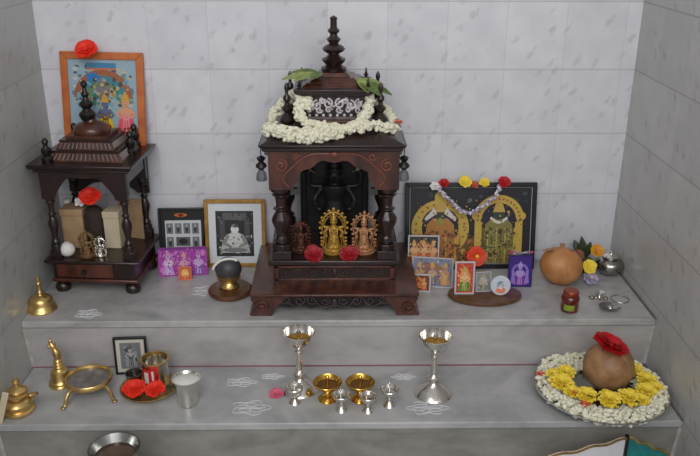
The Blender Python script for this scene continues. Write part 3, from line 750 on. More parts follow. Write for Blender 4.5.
def art_grid(A, x0, z0, x1, z1):
    w, h = x1-x0, z1-z0
    A.rect(x0, z0, x1, z1, (24, 24, 28)); A.rect(x0+w*.10, z0+h*.04, x1-w*.02, z0+h*.82, (208, 210, 214))
    for r in range(3):
        for c in range(4):
            if r == 1 and c in (1, 2): continue
            a, b = x0+w*(.13+.21*c), z0+h*(.08+.25*r)
            A.rect(a, b, a+w*.165, b+h*.19, (118, 124, 130)); A.ell(a+w*.08, b+h*.08, w*.04, h*.07, (60, 62, 66), 10); A.ell(a+w*.08, b+h*.14, w*.025, h*.03, (176, 170, 168), 8)
    A.rect(x0+w*.36, z0+h*.36, x0+w*.70, z0+h*.52, (92, 94, 98)); A.ell(x0+w*.53, z0+h*.44, w*.11, h*.055, (44, 44, 48))
    for k in range(4): A.rect(x0+w*.3, z0+h*(.335-.012*k), x0+w*.72, z0+h*(.339-.012*k), (130, 132, 136))
    A.ell(x0+w*.5, z0+h*.92, w*.16, h*.035, (196, 110, 40)); A.ell(x0+w*.5, z0+h*.92, w*.07, h*.03, (120, 30, 20))
picture('picture', 'black framed chart of small grey portraits left of the gold frame', .122, .165, .007, BLACKF, art_grid, (.331, -.048, 0), .14, .03)
def art_bw(A, x0, z0, x1, z1):
    w, h = x1-x0, z1-z0
    A.rect(x0, z0, x1, z1, (220, 226, 232)); a, b, c, d = x0+w*.14, z0+h*.12, x1-w*.16, z1-h*.13
    A.rect(a, b, c, d, (46, 46, 50)); w, h = c-a, d-b
    A.rect(a+w*.18, b+h*.80, a+w*.82, b+h*.96, (96, 96, 98)); A.rect(a+w*.1, b+h*.35, a+w*.24, b+h*.85, (80, 80, 82)); A.rect(a+w*.76, b+h*.35, a+w*.9, b+h*.85, (80, 80, 82))
    A.dabs(a+.004, b+.004, c-.004, b+h*.35, 40, .005, [(110, 110, 112), (150, 150, 150), (76, 76, 78)])
    A.poly([(a+w*.1, b+h*.08), (a+w*.9, b+h*.08), (a+w*.86, b+h*.24), (a+w*.68, b+h*.5), (a+w*.32, b+h*.5), (a+w*.14, b+h*.24)], (188, 188, 188))
    A.ell(a+w*.5, b+h*.38, w*.2, h*.17, (216, 216, 214)); A.ell(a+w*.5, b+h*.60, w*.11, h*.085, (226, 226, 224)); A.ell(a+w*.5, b+h*.68, w*.09, h*.035, (128, 128, 128))
    for q in (-1, 1): A.poly([(a+w*(.5+q*.22), b+h*.5), (a+w*(.5+q*.36), b+h*.28), (a+w*(.5+q*.1), b+h*.18), (a+w*(.5+q*.1), b+h*.24), (a+w*(.5+q*.25), b+h*.3), (a+w*(.5+q*.14), b+h*.44)], (140, 140, 140))
    A.ell(a+w*.5, b+h*.14, w*.34, h*.05, (128, 128, 128)); A.dabs(a, b, c, b+h*.5, 60, .0022, [(90, 90, 92), (200, 200, 200), (140, 140, 140)]); A.dabs(a, b+h*.6, c, d, 30, .003, [(70, 70, 72), (110, 110, 112)])
picture('picture', 'gold framed black and white photograph of a seated figure with white mat', .164, .188, .0105, GOLDF, art_bw, (.474, -.046, 0), .13, .0)
def art_mag(A, x0, z0, x1, z1):
    w, h = x1-x0, z1-z0
    A.rect(x0, z0, x1, z1, (166, 52, 160)); A.rect(x0, z1-h*.1, x1, z1, (120, 30, 130)); A.dabs(x0, z0, x1, z1, 50, .005, [(190, 80, 180), (140, 40, 150), (206, 120, 190)])
    A.deity(x0+w*.2, z0+h*.05, h*.85, (190, 150, 214), (214, 180, 214), (200, 140, 190), (230, 200, 230)); A.deity(x0+w*.52, z0+h*.05, h*.8, (206, 90, 150), (214, 160, 180), (220, 150, 120), (230, 180, 200)); A.deity(x0+w*.82, z0+h*.05, h*.85, (130, 80, 176), (200, 160, 210), (190, 120, 190), (220, 180, 230))
    A.dabs(x0, z0, x1, z1, 90, .0022, [(190, 110, 190), (150, 60, 160), (206, 160, 206), (120, 60, 150)])
picture('picture_card', 'magenta and purple picture card below the black framed chart', .128, .078, .0, BLACKF, art_mag, (.341, -.108, 0), .22, .10, d=.004)
def art_flame(A, x0, z0, x1, z1):
    w, h = x1-x0, z1-z0
    A.rect(x0, z0, x1, z1, (206, 92, 60)); A.ell((x0+x1)/2, (z0+z1)/2, w*.32, h*.36, (240, 186, 90)); A.deity((x0+x1)/2, z0+h*.1, h*.75, (214, 70, 50), (240, 200, 150), (230, 170, 60), (250, 220, 120))
picture('picture_card', 'tiny orange picture card leaning on the magenta card', .034, .036, .002, mat('orange_border', (222, 130, 80), .5, var=.1), art_flame, (.350, -.136, 0), .25, .05, d=.003)

def art_double(A, x0, z0, x1, z1):
    w, h = x1-x0, z1-z0
    A.rect(x0, z0, x1, z1, (206, 206, 208)); e = .0025; A.rect(x0+e, z0+e, x1-e, z1-e, (26, 26, 34))
    A.dabs(x0+.006, z0+h*.5, x1-.006, z1-.006, 46, .006, [(44, 50, 66), (60, 70, 70), (96, 96, 110), (40, 60, 50)])
    Y, G = (198, 168, 72), (160, 122, 44)
    A.rect(x0+w*.05, z0+.004, x1-w*.09, z0+h*.34, (112, 84, 46)); A.dabs(x0+w*.04, z0+.002, x1-w*.08, z0+h*.42, 150, .0045, [(140, 106, 54), (96, 70, 38), (160, 120, 60), (130, 70, 46)])
    for c, sq in ((x0+w*.255, 0), (x0+w*.73, 1)):
        if sq:
            for q in (-1, 1): A.rect(c+q*w*.165-w*.03, z0+h*.04, c+q*w*.165+w*.03, z0+h*.62, Y); A.ell(c+q*w*.19, z0+h*.63, w*.03, h*.05, Y)
            A.ring(c, z0+h*.58, w*.14, w*.205, Y, 0, PI, 1.0)
        else:
            A.ring(c, z0+h*.47, w*.150, w*.235, Y, -.25*PI, 1.25*PI, 1.0)
            A.ell(c, z0+h*.86, w*.05, h*.09, Y)
        for k in range(17):
            a = (-.2+1.4*k/16)*PI if not sq else PI*k/16
            rr = w*(.20 if not sq else .172); A.ell(c+rr*math.cos(a), z0+h*(.47 if not sq else .58)+rr*math.sin(a), w*.010, w*.010, (150, 96, 40), 8)
        # dark recess and the figure
        A.ring(c, z0+h*.5, w*.07, w*.155, (30, 30, 52), .08*PI, .92*PI, 1.0)
        A.poly([(c-w*.15, z0+h*.02), (c+w*.15, z0+h*.02), (c+w*.11, z0+h*.52), (c+w*.06, z0+h*.60), (c-w*.06, z0+h*.60), (c-w*.11, z0+h*.52)], (176, 122, 60) if not sq else (130, 122, 66))
        A.ell(c, z0+h*.64, w*.045, h*.06, (50, 62, 50)); A.poly([(c-w*.05, z0+h*.68), (c+w*.05, z0+h*.68), (c+w*.03, z0+h*.78), (c, z0+h*.82), (c-w*.03, z0+h*.78)], (196, 160, 80))
        if not sq:
            for q in (-1, 1): A.poly([(c+q*w*.03, z0+h*.66), (c+q*w*.12, z0+h*.56), (c+q*w*.13, z0+h*.60), (c+q*w*.05, z0+h*.74)], (214, 206, 200))
            A.ell(c, z0+h*.56, w*.018, h*.05, (130, 150, 60))
        else:
            for k in range(9): A.ell(c-w*.06+w*.12*k/8, z0+h*(.60-.05*math.sin(PI*k/8)), w*.012, h*.02, (216, 214, 200), 8)
    A.dabs(x0+w*.04, z0+h*.1, x1-w*.08, z0+h*.85, 160, .0022, [(150, 116, 50), (214, 190, 110), (120, 84, 40), (190, 150, 70)])
    for k in range(7):
        c = x0+w*(.14+.04*k); A.rect(c-w*.006, z0+h*.03, c+w*.006, z0+h*.36, (210, 110, 80) if k % 2 else (222, 170, 70))
    for k in range(8):
        c = x0+w*(.605+.036*k); A.rect(c-w*.005, z0+h*.03, c+w*.005, z0+h*.48, (196, 178, 84) if k % 2 else (70, 84, 48))
    A.dabs(x0+w*.07, z0+.004, x0+w*.43, z0+h*.48, 230, .0030, [(170, 96, 66), (176, 142, 62), (140, 70, 50), (160, 122, 86), (96, 66, 36)])
    A.dabs(x0+w*.58, z0+.004, x0+w*.88, z0+h*.50, 230, .0030, [(156, 140, 66), (92, 98, 54), (126, 100, 46), (160, 146, 88), (70, 56, 34)])
    A.dabs(x0+w*.42, z0+.004, x0+w*.62, z0+h*.28, 60, .006, [(170, 130, 60), (196, 160, 80), (120, 84, 40), (190, 90, 60)])
picture('picture', 'wide black framed gold picture of two deities leaning on the back wall', .354, .236, .0125, BLACKF, art_double, (1.104, -.064, 0), .19, 0, d=.014)
# flowers and garland on that frame
dy, dz = -.020, .229
def frame_garland():
    g = thing('flower_garland', 'thin white and purple flower string hung across the wide black framed picture', 'garland', (1.104, -.047, .2))
    mb = MB(); mb.use(PURP)
    pts = [(-.088, .011, .030), (-.085, -.010, .018), (-.065, -.014, .0), (-.035, -.022, -.028), (-.005, -.026, -.034), (.025, -.021, -.018), (.05, -.015, .0), (.066, -.010, .016), (.070, .009, .030)]
    strand(mb, pts, .0045, .006, 2, .0035, .005)
    mb.use(WHITEF); strand(mb, pts, .005, .012, 2, .0035, .0055)
    mb.build('buds', g); mb = MB(); mb.tube(curve(pts, 6), .001, 5); mb.build('string', g, LEAFD)
frame_garland()
flower('small red flower at the left end of the wide black frame top', 'flower', (1.028, -.040, dz+.006), .015, RED, 3, 6, rx=.6, group='flowers on top of the wide black frame')
flower('small white flower left of the red one on the wide black frame', 'flower', (1.006, -.040, dz-.004), .015, WHITEF, 3, 6, rx=.6, core=PINK, group='flowers on top of the wide black frame')
flower('larger yellow flower on the middle of the wide black frame top', 'flower', (1.083, -.040, dz+.010), .018, YEL, 4, 9, rx=.8, group='flowers on top of the wide black frame')
flower('smaller yellow flower on the wide black frame top', 'flower', (1.134, -.040, dz+.008), .015, YEL, 4, 9, rx=.8, group='flowers on top of the wide black frame')
flower('tiny orange red blossom between the two yellow flowers on the frame', 'flower', (1.108, -.040, dz+.002), .012, mat('rust_petal', (190, 90, 60), .6, var=.2, scale=90), 3, 6, rx=.7, group='flowers on top of the wide black frame')
flower('dark red flower near the right end of the wide black frame top', 'flower', (1.186, -.040, dz+.008), .018, RED, 4, 7, rx=.7, group='flowers on top of the wide black frame')
def small_art(bg, mid, figs, dab):
    def f(A, x0, z0, x1, z1):
        w, h = x1-x0, z1-z0
        A.rect(x0, z0, x1, z1, bg); A.ell((x0+x1)/2, (z0+z1)/2, w*.30, h*.34, mid)
        A.dabs(x0+w*.06, z0+h*.06, x1-w*.06, z1-h*.06, 30, min(w, h)*.05, dab)
        for k, (robe, skin) in enumerate(figs):
            x = x0+w*(k+.5)/len(figs); A.deity(x, z0+h*.06, h*.84, robe, skin, (206, 160, 80), (220, 180, 110))
        A.dabs(x0, z0, x1, z1, 70, min(w, h)*.028, dab)
    return f
picture('picture', 'white bordered black square picture of orange figures right of large shrine', .082, .075, .004, WHITEB, small_art((24, 26, 24), (196, 110, 60), [((214, 120, 60), (226, 170, 120)), ((206, 90, 60), (226, 180, 130)), ((200, 120, 70), (220, 160, 120))], [(220, 180, 120), (120, 60, 30), (60, 70, 50)]),
        (.972, -.132, .044), .25, -.04, d=.005, group='small pictures in front of the wide black frame')
mb = MB(); mb.box((0, 0, .021), (.075, .022, .042)); o = mb.build('wooden_block', None, WOODD); place(o, (.972, -.128, .0012)); tag(o, 'dark block behind the small pictures propping up the black square one', 'block')
picture('picture', 'wide pale blue bordered print of a reclining figure in the cluster beside large shrine', .106, .078, .003, WHITEB, small_art((128, 132, 156), (150, 104, 70), [((176, 120, 70), (206, 150, 110)), ((90, 110, 150), (190, 150, 130)), ((196, 140, 90), (190, 140, 110))], [(90, 96, 130), (206, 190, 190), (120, 80, 60), (180, 150, 120)]),
        (.990, -.186, 0), .26, -.16, d=.005, roll=.0, group='small pictures in front of the wide black frame')
picture('picture', 'small white bordered orange and red picture lowest in the cluster beside large shrine', .060, .047, .004, WHITEB, small_art((120, 52, 34), (214, 120, 60), [((220, 130, 60), (236, 180, 120)), ((206, 90, 50), (230, 170, 110))], [(236, 170, 80), (150, 60, 40)]),
        (.954, -.214, 0), .22, -.12, d=.005, group='small pictures in front of the wide black frame')
# round board with its little pictures
mb = MB(); mb.lathe([(.080, 0), (.090, .002), (.0935, .007), (.092, .011), (.084, .0125)], seg=48, M=Matrix.Diagonal((1, .62, 1)))
o = mb.build('round_board', None, BOARD); place(o, (1.116, -.246, 0)); tag(o, 'oval brown wooden board in front of the wide black framed picture', 'board')
mb = None
picture('picture', 'white bordered red and green picture standing on the oval wooden board', .050, .086, .0045, WHITEB, small_art((196, 60, 44), (226, 150, 90), [((70, 140, 60), (236, 190, 140))], [(226, 120, 60), (110, 150, 60), (240, 200, 120)]),
        (1.063, -.254, .0127), .12, 0, d=.005, group='small pictures in front of the wide black frame')
picture('picture_card', 'small silvery grey picture card in the middle of the oval wooden board', .040, .052, .002, WHITEB, small_art((140, 146, 146), (176, 176, 170), [((120, 130, 130), (206, 196, 180))], [(206, 206, 206), (90, 110, 110), (170, 140, 120)]),
        (1.113, -.240, .0127), .18, .1, d=.004, group='small pictures in front of the wide black frame')
t = thing('picture_badge', 'round white badge with a pink figure at the right of the oval board', 'badge', (1.152, -.262, .0127), 0, None, rx=-.2)
mb = MB(); mb.lathe([(.024, -.002), (.0255, 0), (.024, .002)], (0, 0, .0255), 28, Matrix.Rotation(PI/2, 3, 'X')); mb.build('disc', t, mat('white_plastic', (206, 208, 216), .3, var=.06, scale=60))
A = Art(-.0023); A.ell(0, .0255, .020, .020, (196, 204, 216)); A.ell(0, .014, .0125, .008, (226, 130, 96)); A.ell(0, .027, .006, .008, (230, 190, 170)); A.ell(0, .033, .007, .004, (110, 130, 150)); A.dabs(-.014, .014, .014, .038, 14, .0028, [(226, 226, 230), (150, 170, 190)])
A.build('print', t)
def art_purple(A, x0, z0, x1, z1):
    w, h = x1-x0, z1-z0
    A.rect(x0, z0, x1, z1, (62, 34, 128)); A.ring((x0+x1)/2, z0+h*.45, w*.30, w*.40, (140, 110, 200), 0, PI, 1.1); A.deity((x0+x1)/2, z0+h*.03, h*.8, (128, 60, 160), (170, 150, 214), (176, 150, 214), (190, 160, 226))
    for q in (-1, 1): A.poly([((x0+x1)/2+q*w*.2, z0+h*.05), ((x0+x1)/2+q*w*.42, z0+h*.1), ((x0+x1)/2+q*w*.36, z0+h*.55), ((x0+x1)/2+q*w*.26, z0+h*.5)], (150, 120, 206))
picture('picture_card', 'violet purple picture card standing right of the oval board', .062, .086, .003, mat('violet_border', (46, 30, 110), .4, var=.2), art_purple, (1.216, -.186, 0), .12, -.03, d=.006)
mb = MB()
for k in range(12): mb.use(random.choice([PURP, PINK, WHITEF])); flower_mesh(mb, (-.028+.056*k/11, R(-.003, .003), R(0, .006)), .006, mb.mats[mb.i], 2, 5)
o = mb.build('flower_string'); place(o, (1.216, -.176, .088)); tag(o, 'short string of pale pink flowers on top of the violet card', 'flower string')
flower('orange red hibiscus flower hanging against the wide picture above the oval board', 'flower', (1.114, -.110, .056), .027, mat('orange_red_petal', (236, 62, 40), .55, rgb2=(226, 84, 40), scale=70), 3, 6, name='hibiscus_flower', rx=1.25, core=YEL, wid=.6)

# ================================================================== OBJECTS ON THE UPPER STEP
mb = MB(); mb.lathe([(.046, 0), (.053, .003), (.0545, .009), (.050, .013), (.046, .0135)], seg=40, M=Matrix.Diagonal((1.03, 1.1, 1)))
o = mb.build('round_board', None, BOARD); place(o, (.477, -.212, 0)); tag(o, 'round brown wooden board left of the large shrine', 'board')
t = thing('stone_emblem', 'dark domed stone with white band on a brass seat on the round board', 'stone', (.474, -.206, .0137))
mb = MB(); mb.lathe([(.024, 0), (.027, .004), (.020, .010), (.018, .016), (.030, .026), (.033, .032), (.028, .034)], seg=24); mb.build('brass_seat', t, BRASS)
mb = MB(); mb.ball((0, 0, .050), (.034, .031, .030), 22, 14); mb.build('stone', t, mat('grey_stone', (66, 64, 68), .45, var=.2, scale=60))
mb = MB(); mb.tube(curve([(-.036, -.016, .055), (-.031, -.016, .065), (-.018, -.014, .0765), (.0, -.012, .0815), (.016, -.010, .080), (.024, -.009, .075)], 6), .0034, 8); mb.build('white_band', t, WHITEF)

# tan coconut, flowers and silver pot in the right corner
t = thing('coconut', 'large orange tan coconut on the upper step in the right corner', 'coconut', (1.326, -.162, 0))
mb = MB(); mb.ball((0, 0, .049), (.056, .050, .050), 28, 18, Matrix.Rotation(.25, 3, 'Y')); mb.tube(curve([(-.004, -.045, .075), (.004, -.051, .050), (.0, -.044, .025)], 6), .0012, 5); mb.build('shell', t, TURM)
mb = MB(); mb.use(COCO); leaf_mesh(mb, (-.02, 0, .094), (-.8, -.2, .15), .035, .008); leaf_mesh(mb, (0, 0, .096), (1, -.1, .05), .03, .008); leaf_mesh(mb, (0, .01, .096), (.2, .6, .3), .02, .008); mb.build('husk_tuft', t)
flower('lower yellow flower between the tan coconut and the silver pot', 'flower', (1.400, -.156, .042), .020, YEL, 4, 9, rx=.9, group='flowers in the right corner')
flower('upper orange yellow flower behind the silver pot', 'flower', (1.432, -.105, .066), .019, mat('amber_petal', (236, 178, 40), .55, rgb2=(214, 130, 40), scale=100), 4, 9, rx=.8, group='flowers in the right corner')
flower('white and purple flower under the yellow flower in the right corner', 'flower', (1.406, -.165, .008), .022, PURP, 4, 7, rx=.5, core=WHITEF, group='flowers in the right corner')
flower('dark maroon flower right of the tan coconut top', 'flower', (1.388, -.090, .046), .019, mat('maroon_petal', (110, 60, 56), .6, rgb2=(150, 90, 70), scale=90), 3, 7, rx=.8, group='flowers in the right corner')
mb = MB(); mb.use(LEAFD)
for k in range(6): leaf_mesh(mb, (0, 0, .0+.002*k), (R(-.8, .8), R(-.4, .3), R(.4, 1)), R(.035, .065), .011, up=(0, -1, .3))
o = mb.build('leaf_sprig'); place(o, (1.410, -.070, .028)); tag(o, 'dark green leaves behind the flowers in the right corner', 'leaves')
mb = MB(); mb.ball((0, 0, .022), (.03, .022, .022), 12, 8); mb.use(LEAFD); mb.mats = [LEAFD]; mb.I = [0]*len(mb.I)
o = mb.build('leaf_bundle'); place(o, (1.408, -.088, 0)); tag(o, 'dark leaf bundle under the corner flowers', 'leaves')
t = thing('silver_pot', 'round shiny silver pot against the right wall on the upper step', 'pot', (1.472, -.105, 0))
mb = MB(); mb.lathe([(.016, 0), (.018, .003), (.030, .010), (.0375, .024), (.036, .036), (.028, .044), (.020, .047), (.024, .053), (.022, .054), (.018, .048)], seg=28, flute=.03, nfl=12); mb.build('body', t, SILVD)
mb = MB(); mb.lathe([(.021, .052), (.015, .058), (.005, .061), (.006, .066), (.0, .069)], seg=20); mb.build('lid', t, SILVER)
# honey jar
t = thing('honey_jar', 'small dark red jar with lid and green label on the upper step', 'jar', (1.309, -.320, 0))
mb = MB(); mb.lathe([(.017, 0), (.021, .003), (.0215, .018), (.0205, .026), (.0225, .034), (.020, .041), (.0155, .044)], seg=24); mb.build('body', t, GLASS)
mb = MB(); mb.lathe([(.018, .0435), (.0185, .045), (.0185, .053), (.017, .055)], seg=24); mb.build('lid', t, mat('red_gold_lid', (150, 70, 50), .3, .5, var=.2))
mb = MB()
vs = []; n = 10
for k in range(n+1):
    a = -PI/2-.95+1.2*k/n
    for z in (.009, .024): vs.append((.0219*math.cos(a), .0219*math.sin(a), z))
mb.add(vs, [(2*k, 2*k+2, 2*k+3, 2*k+1) for k in range(n)]); mb.build('green_label', t, mat('lime_label', (150, 170, 50), .5, rgb2=(110, 140, 40), scale=200))
# small silver pieces
t = thing('silver_dish', 'small oval silver dish nearest the front edge behind the coconut platter', 'dish', (1.408, -.318, 0))
mb = MB(); mb.lathe([(.012, 0), (.016, .002), (.024, .008), (.027, .012), (.025, .0115), (.016, .005), (.0, .004)], seg=28, M=Matrix.Diagonal((1, .8, 1))); mb.build('bowl', t, SILVD)
mb = MB(); mb.ball((0, -.002, .007), (.006, .008, .005)); mb.build('bead', t, SILVER)
t = thing('silver_lamp', 'tiny silver stand behind the oval silver dish', 'lamp', (1.402, -.256, 0))
mb = MB(); mb.lathe([(.013, 0), (.014, .002), (.006, .005), (.004, .010), (.009, .014), (.012, .018), (.010, .0175), (.0, .013)], seg=20); mb.build('stand', t, SILVER)
mb = MB(); mb.ball((-.018, 0, .004), (.008, .006, .004)); mb.ball((.014, -.006, .004), (.006, .006, .004)); mb.build('beads', t, SILVD)
mb = MB(); mb.tube([(.022*math.cos(2*PI*k/24), .022*math.sin(2*PI*k/24), .0012) for k in range(24)], .0012, 6, True)
o = mb.build('bangle', None, SILVD); place(o, (1.452, -.262, 0)); tag(o, 'thin metal bangle lying right of the tiny silver stand', 'bangle')

# ================================================================== BELLS AND BRASS
def hand_bell(name, label, loc, s=1.0, rz=0):
    t = thing(name, label, 'bell', loc, rz)
    mb = MB(); mb.lathe([(.034, 0), (.0355, .003), (.033, .008), (.029, .014), (.0275, .020), (.027, .026), (.023, .033), (.014, .038), (.008, .040)], seg=28); mb.build('body', t, BRASS)
    mb = MB(); mb.lathe([(.009, .038), (.006, .043), (.008, .047), (.005, .051), (.0045, .066), (.007, .070), (.0045, .074), (.006, .080), (.005, .086), (.0, .090)], seg=16); mb.build('handle', t, BRASSD)
    return t
hand_bell('hand_bell', 'brass hand bell on the upper step at the left wall', (.034, -.292, 0))
t = thing('hand_bell', 'tall slender brass hand bell with ringed body behind the tripod stand', 'bell', (.093, -.448, H1))
mb = MB(); mb.lathe([(.027, 0), (.028, .003), (.024, .007), (.0265, .012), (.022, .017), (.0215, .030), (.0195, .038), (.012, .043), (.010, .047)], seg=28); mb.build('body', t, BRASS)
mb = MB(); mb.lathe([(.011, .045), (.013, .049), (.009, .053), (.012, .057), (.008, .061), (.0105, .065), (.007, .069), (.008, .076)], seg=18)
mb.tube(curve([(0, 0, .074), (-.001, 0, .086), (-.006, 0, .100), (-.010, -.001, .112), (-.010, -.001, .122)], 5), [.0075+.002*math.sin(k*.5) for k in range(9)]+[.009, .0085, .0075, .0065, .005, .0045, .004, .0035, .002], 10)
mb.ball((-.012, -.006, .106), (.004, .006, .005)); mb.build('handle', t, BRASS)
t = thing('brass_pot', 'squat brass pot with stacked rings at the left end of lower step', 'pot', (.034, -.560, H1))
mb = MB(); mb.lathe([(.030, 0), (.034, .003), (.0345, .008), (.029, .012), (.033, .018), (.034, .026), (.028, .033), (.018, .037), (.017, .041), (.026, .044), (.027, .048), (.018, .053)], seg=30); mb.build('body', t, BRASS)
mb = MB(); mb.lathe([(.018, .052), (.0215, .056), (.015, .062), (.006, .066), (.005, .071), (.009, .076), (.007, .082), (.0, .085)], (.004, .0, 0), seg=22); mb.build('lid', t, BRASS)
mb = MB(); mb.lathe([(.004, 0), (.006, .004), (.004, .010), (.004, .020)], (.026, .006, .036), 12, Matrix.Rotation(1.2, 3, 'Y')); mb.build('spout', t, BRASSD)
mb = MB(); mb.box((0, 0, .039), (.014, .003, .078)); o = mb.build('wooden_stick', None, CREAM, bevel=.001); place(o, (.008, -.606, H1), 0, -.08, .30); tag(o, 'flat cream stick leaning on the squat brass pot', 'stick')
# tripod stand
t = thing('tripod_stand', 'round brass tripod stand with mirror like tray on the lower step', 'stand', (.169, -.478, H1))
mb = MB(); mb.lathe([(.046, .024), (.050, .026), (.054, .031), (.0545, .036), (.052, .040), (.049, .039), (.047, .033), (.046, .031)], seg=40, cap=False); mb.build('ring', t, BRASS)
mb = MB(); mb.lathe([(.0, .030), (.046, .030), (.0475, .034), (.046, .035), (.030, .0335), (.0, .033)], seg=36); mb.build('tray', t, mat('tray_reflection_grey', (168, 162, 160), .3, .5, rgb2=(120, 112, 108), scale=45))  # darker reflections in the tray are mixed into its grey
for a in (-2.05, -.60, 1.7):
    c, s = math.cos(a), math.sin(a)
    mb = MB(); P = curve([(.050*c, .050*s, .032), (.062*c, .062*s, .031), (.072*c, .072*s, .020), (.078*c, .078*s, .006), (.085*c, .085*s, .003)], 5)
    mb.tube(P, .0042, 8); mb.ball((.084*c, .084*s, .0035), (.006, .006, .0035)); mb.build('leg', t, BRASSD)

# small picture on the lower step
def art_small_grey(A, x0, z0, x1, z1):
    w, h = x1-x0, z1-z0
    A.rect(x0, z0, x1, z1, (206, 200, 186)); e = w*.14; A.rect(x0+e, z0+e, x1-e, z1-e, (120, 122, 126)); A.dabs(x0+e*1.4, z0+e*1.4, x1-e*1.4, z1-e*1.4, 30, .004, [(90, 92, 98), (150, 150, 152), (70, 72, 76)])
    A.deity((x0+x1)/2, z0+h*.17, h*.68, (150, 150, 150), (176, 176, 176), (100, 100, 104), (70, 70, 74))
picture('picture', 'small dark framed grey picture leaning on the upper step riser', .078, .098, .0055, BLACKF, art_small_grey, (.249, -.402, H1), .05, .06, d=.008)
# tray with tin, cup and red petals
mb = MB(); mb.lathe([(.050, 0), (.053, .002), (.064, .008), (.067, .011), (.065, .0115), (.052, .004), (.0, .0035)], seg=44)
o = mb.build('tray', None, BRASSD); place(o, (.305, -.475, H1)); tag(o, 'round metal tray holding red petals and a tin on lower step', 'tray')
t = thing('tin', 'open red and white printed tin tumbler standing on the round tray', 'tin', (.318, -.452, H1+.0045))
mb = MB(); mb.lathe([(.028, 0), (.030, .002), (.031, .060), (.033, .064), (.033, .067), (.030, .067), (.028, .030), (.0, .028)], seg=30); mb.build('body', t, SILVER)
mb = MB(); mb.lathe([(.0302, .0625), (.0338, .0645), (.0338, .0675), (.0296, .0680), (.0286, .058)], seg=30, cap=False); mb.build('brass_rim', t, BRASS)
mb = MB(); mb.use(mat('tin_red', (190, 40, 44), .35, var=.2, scale=80)); vs = []
for k in range(13):
    a = -PI/2-1.1+1.3*k/12
    for z in (.010, .054): vs.append((.0316*math.cos(a), .0316*math.sin(a), z))
mb.add(vs, [(2*k, 2*k+2, 2*k+3, 2*k+1) for k in range(12)])
mb.use(mat('tin_white', (220, 214, 206), .35, var=.1, scale=80)); vs = []
for a0, a1, z0, z1 in ((-2.3, -1.9, .015, .045), (-1.65, -1.5, .02, .05)):
    o_ = len(mb.V)
    vs = [(.0319*math.cos(a0+(a1-a0)*k/5), .0319*math.sin(a0+(a1-a0)*k/5), z) for k in range(6) for z in (z0, z1)]
    mb.add(vs, [(2*k, 2*k+2, 2*k+3, 2*k+1) for k in range(5)])
mb.build('printed_label', t)
t = thing('silver_cup', 'small dark silver cup on the round tray left of the tin', 'cup', (.268, -.458, H1+.0045))
mb = MB(); mb.lathe([(.014, 0), (.016, .002), (.0195, .024), (.021, .032), (.0195, .032), (.015, .008), (.0, .006)], seg=24); mb.build('body', t, SILVD)
flower('loose bright red flower at the left front of the round tray', 'flower', (.278, -.500, H1+.013), .027, REDB, 4, 9, name='red_flower', wid=.5, rx=.35, group='red flowers on the round tray')
flower('loose bright red flower at the right front of the round tray', 'flower', (.325, -.500, H1+.013), .024, REDB, 4, 9, name='red_flower', wid=.5, rx=.35, group='red flowers on the round tray')
mb = MB(); mb.use(LEAFD); leaf_mesh(mb, (0, 0, .004), (1, .3, .1), .03, .008); leaf_mesh(mb, (0, 0, .005), (.5, -.5, .1), .02, .007)
o = mb.build('leaf_sprig'); place(o, (.347, -.485, H1+.0075)); tag(o, 'small green leaf at the right rim of the round tray', 'leaves')
# silver tumbler with white powder
t = thing('silver_tumbler', 'silver tumbler filled with white powder right of the round tray', 'cup', (.403, -.530, H1))
mb = MB(); mb.lathe([(.021, 0), (.0235, .002), (.0245, .03), (.028, .056), (.0325, .064), (.033, .066), (.031, .066), (.026, .056), (.0, .054)], seg=30); mb.build('body', t, SILVER)
mb = MB(); mb.lathe([(.028, .0585), (.022, .063), (.010, .0655), (.0, .066)], seg=24); mb.build('powder', t, RICE)

# ================================================================== LAMPS
def silver_lamp(label, loc, s=1.):
    t = thing('silver_lamp', label, 'lamp', loc)
    P = [(.043, 0), (.045, .003), (.042, .007), (.034, .014), (.022, .022), (.012, .029), (.010, .035), (.015, .041), (.0155, .046), (.009, .051), (.007, .056), (.0085, .070), (.006, .084), (.0055, .094),
         (.010, .099), (.010, .103), (.006, .107), (.007, .113), (.018, .118), (.030, .129), (.0355, .143), (.0375, .152), (.0362, .1525), (.034, .144), (.028, .132), (.016, .123), (.0, .121)]
    mb = MB(); mb.lathe(P, seg=36); mb.build('body', t, SILVER)
    mb = MB(); mb.lathe([(.0, .134), (.028, .134), (.0285, .1345), (.0, .1348)], seg=30); mb.build('oil', t, mat('lamp_oil', (176, 128, 40), .12, .4, var=.2, scale=60))
    mb = MB(); mb.lathe([(.004, .122), (.003, .146), (.006, .150), (.005, .156), (.0, .160)], seg=12); mb.build('wick_post', t, SILVER)
    return t
L1 = grp(silver_lamp('tall silver oil lamp left of the two brass lamps', (.660, -.476, H1)), 'tall silver oil lamps')
dup(L1, 'tall silver oil lamp at the right, standing alone', (.968, -.498, H1))
def low_lamp(name, label, loc, m, moil, r, h):
    t = thing(name, label, 'lamp', loc)
    P = [(.62*r, 0), (.66*r, .05*h), (.5*r, .16*h), (.24*r, .28*h), (.20*r, .38*h), (.26*r, .44*h), (.20*r, .50*h), (.5*r, .60*h), (.88*r, .80*h), (1.0*r, .97*h), (.96*r, 1.0*h), (.80*r, .84*h), (.4*r, .70*h), (0, .68*h)]
    mb = MB(); mb.lathe(P, seg=30, flute=.0); mb.build('body', t, m)
    mb = MB(); mb.lathe([(0, .80*h), (.74*r, .80*h), (.75*r, .81*h), (0, .815*h)], seg=26); mb.build('oil', t, moil)
    mb = MB(); mb.lathe([(.10*r, .69*h), (.07*r, 1.1*h), (.15*r, 1.16*h), (.1*r, 1.24*h), (0, 1.3*h)], (0, .2*r, 0), seg=12); mb.build('wick_post', t, m)
    return t
OILD = mat('dark_oil', (120, 78, 22), .12, .4, var=.3, scale=60)
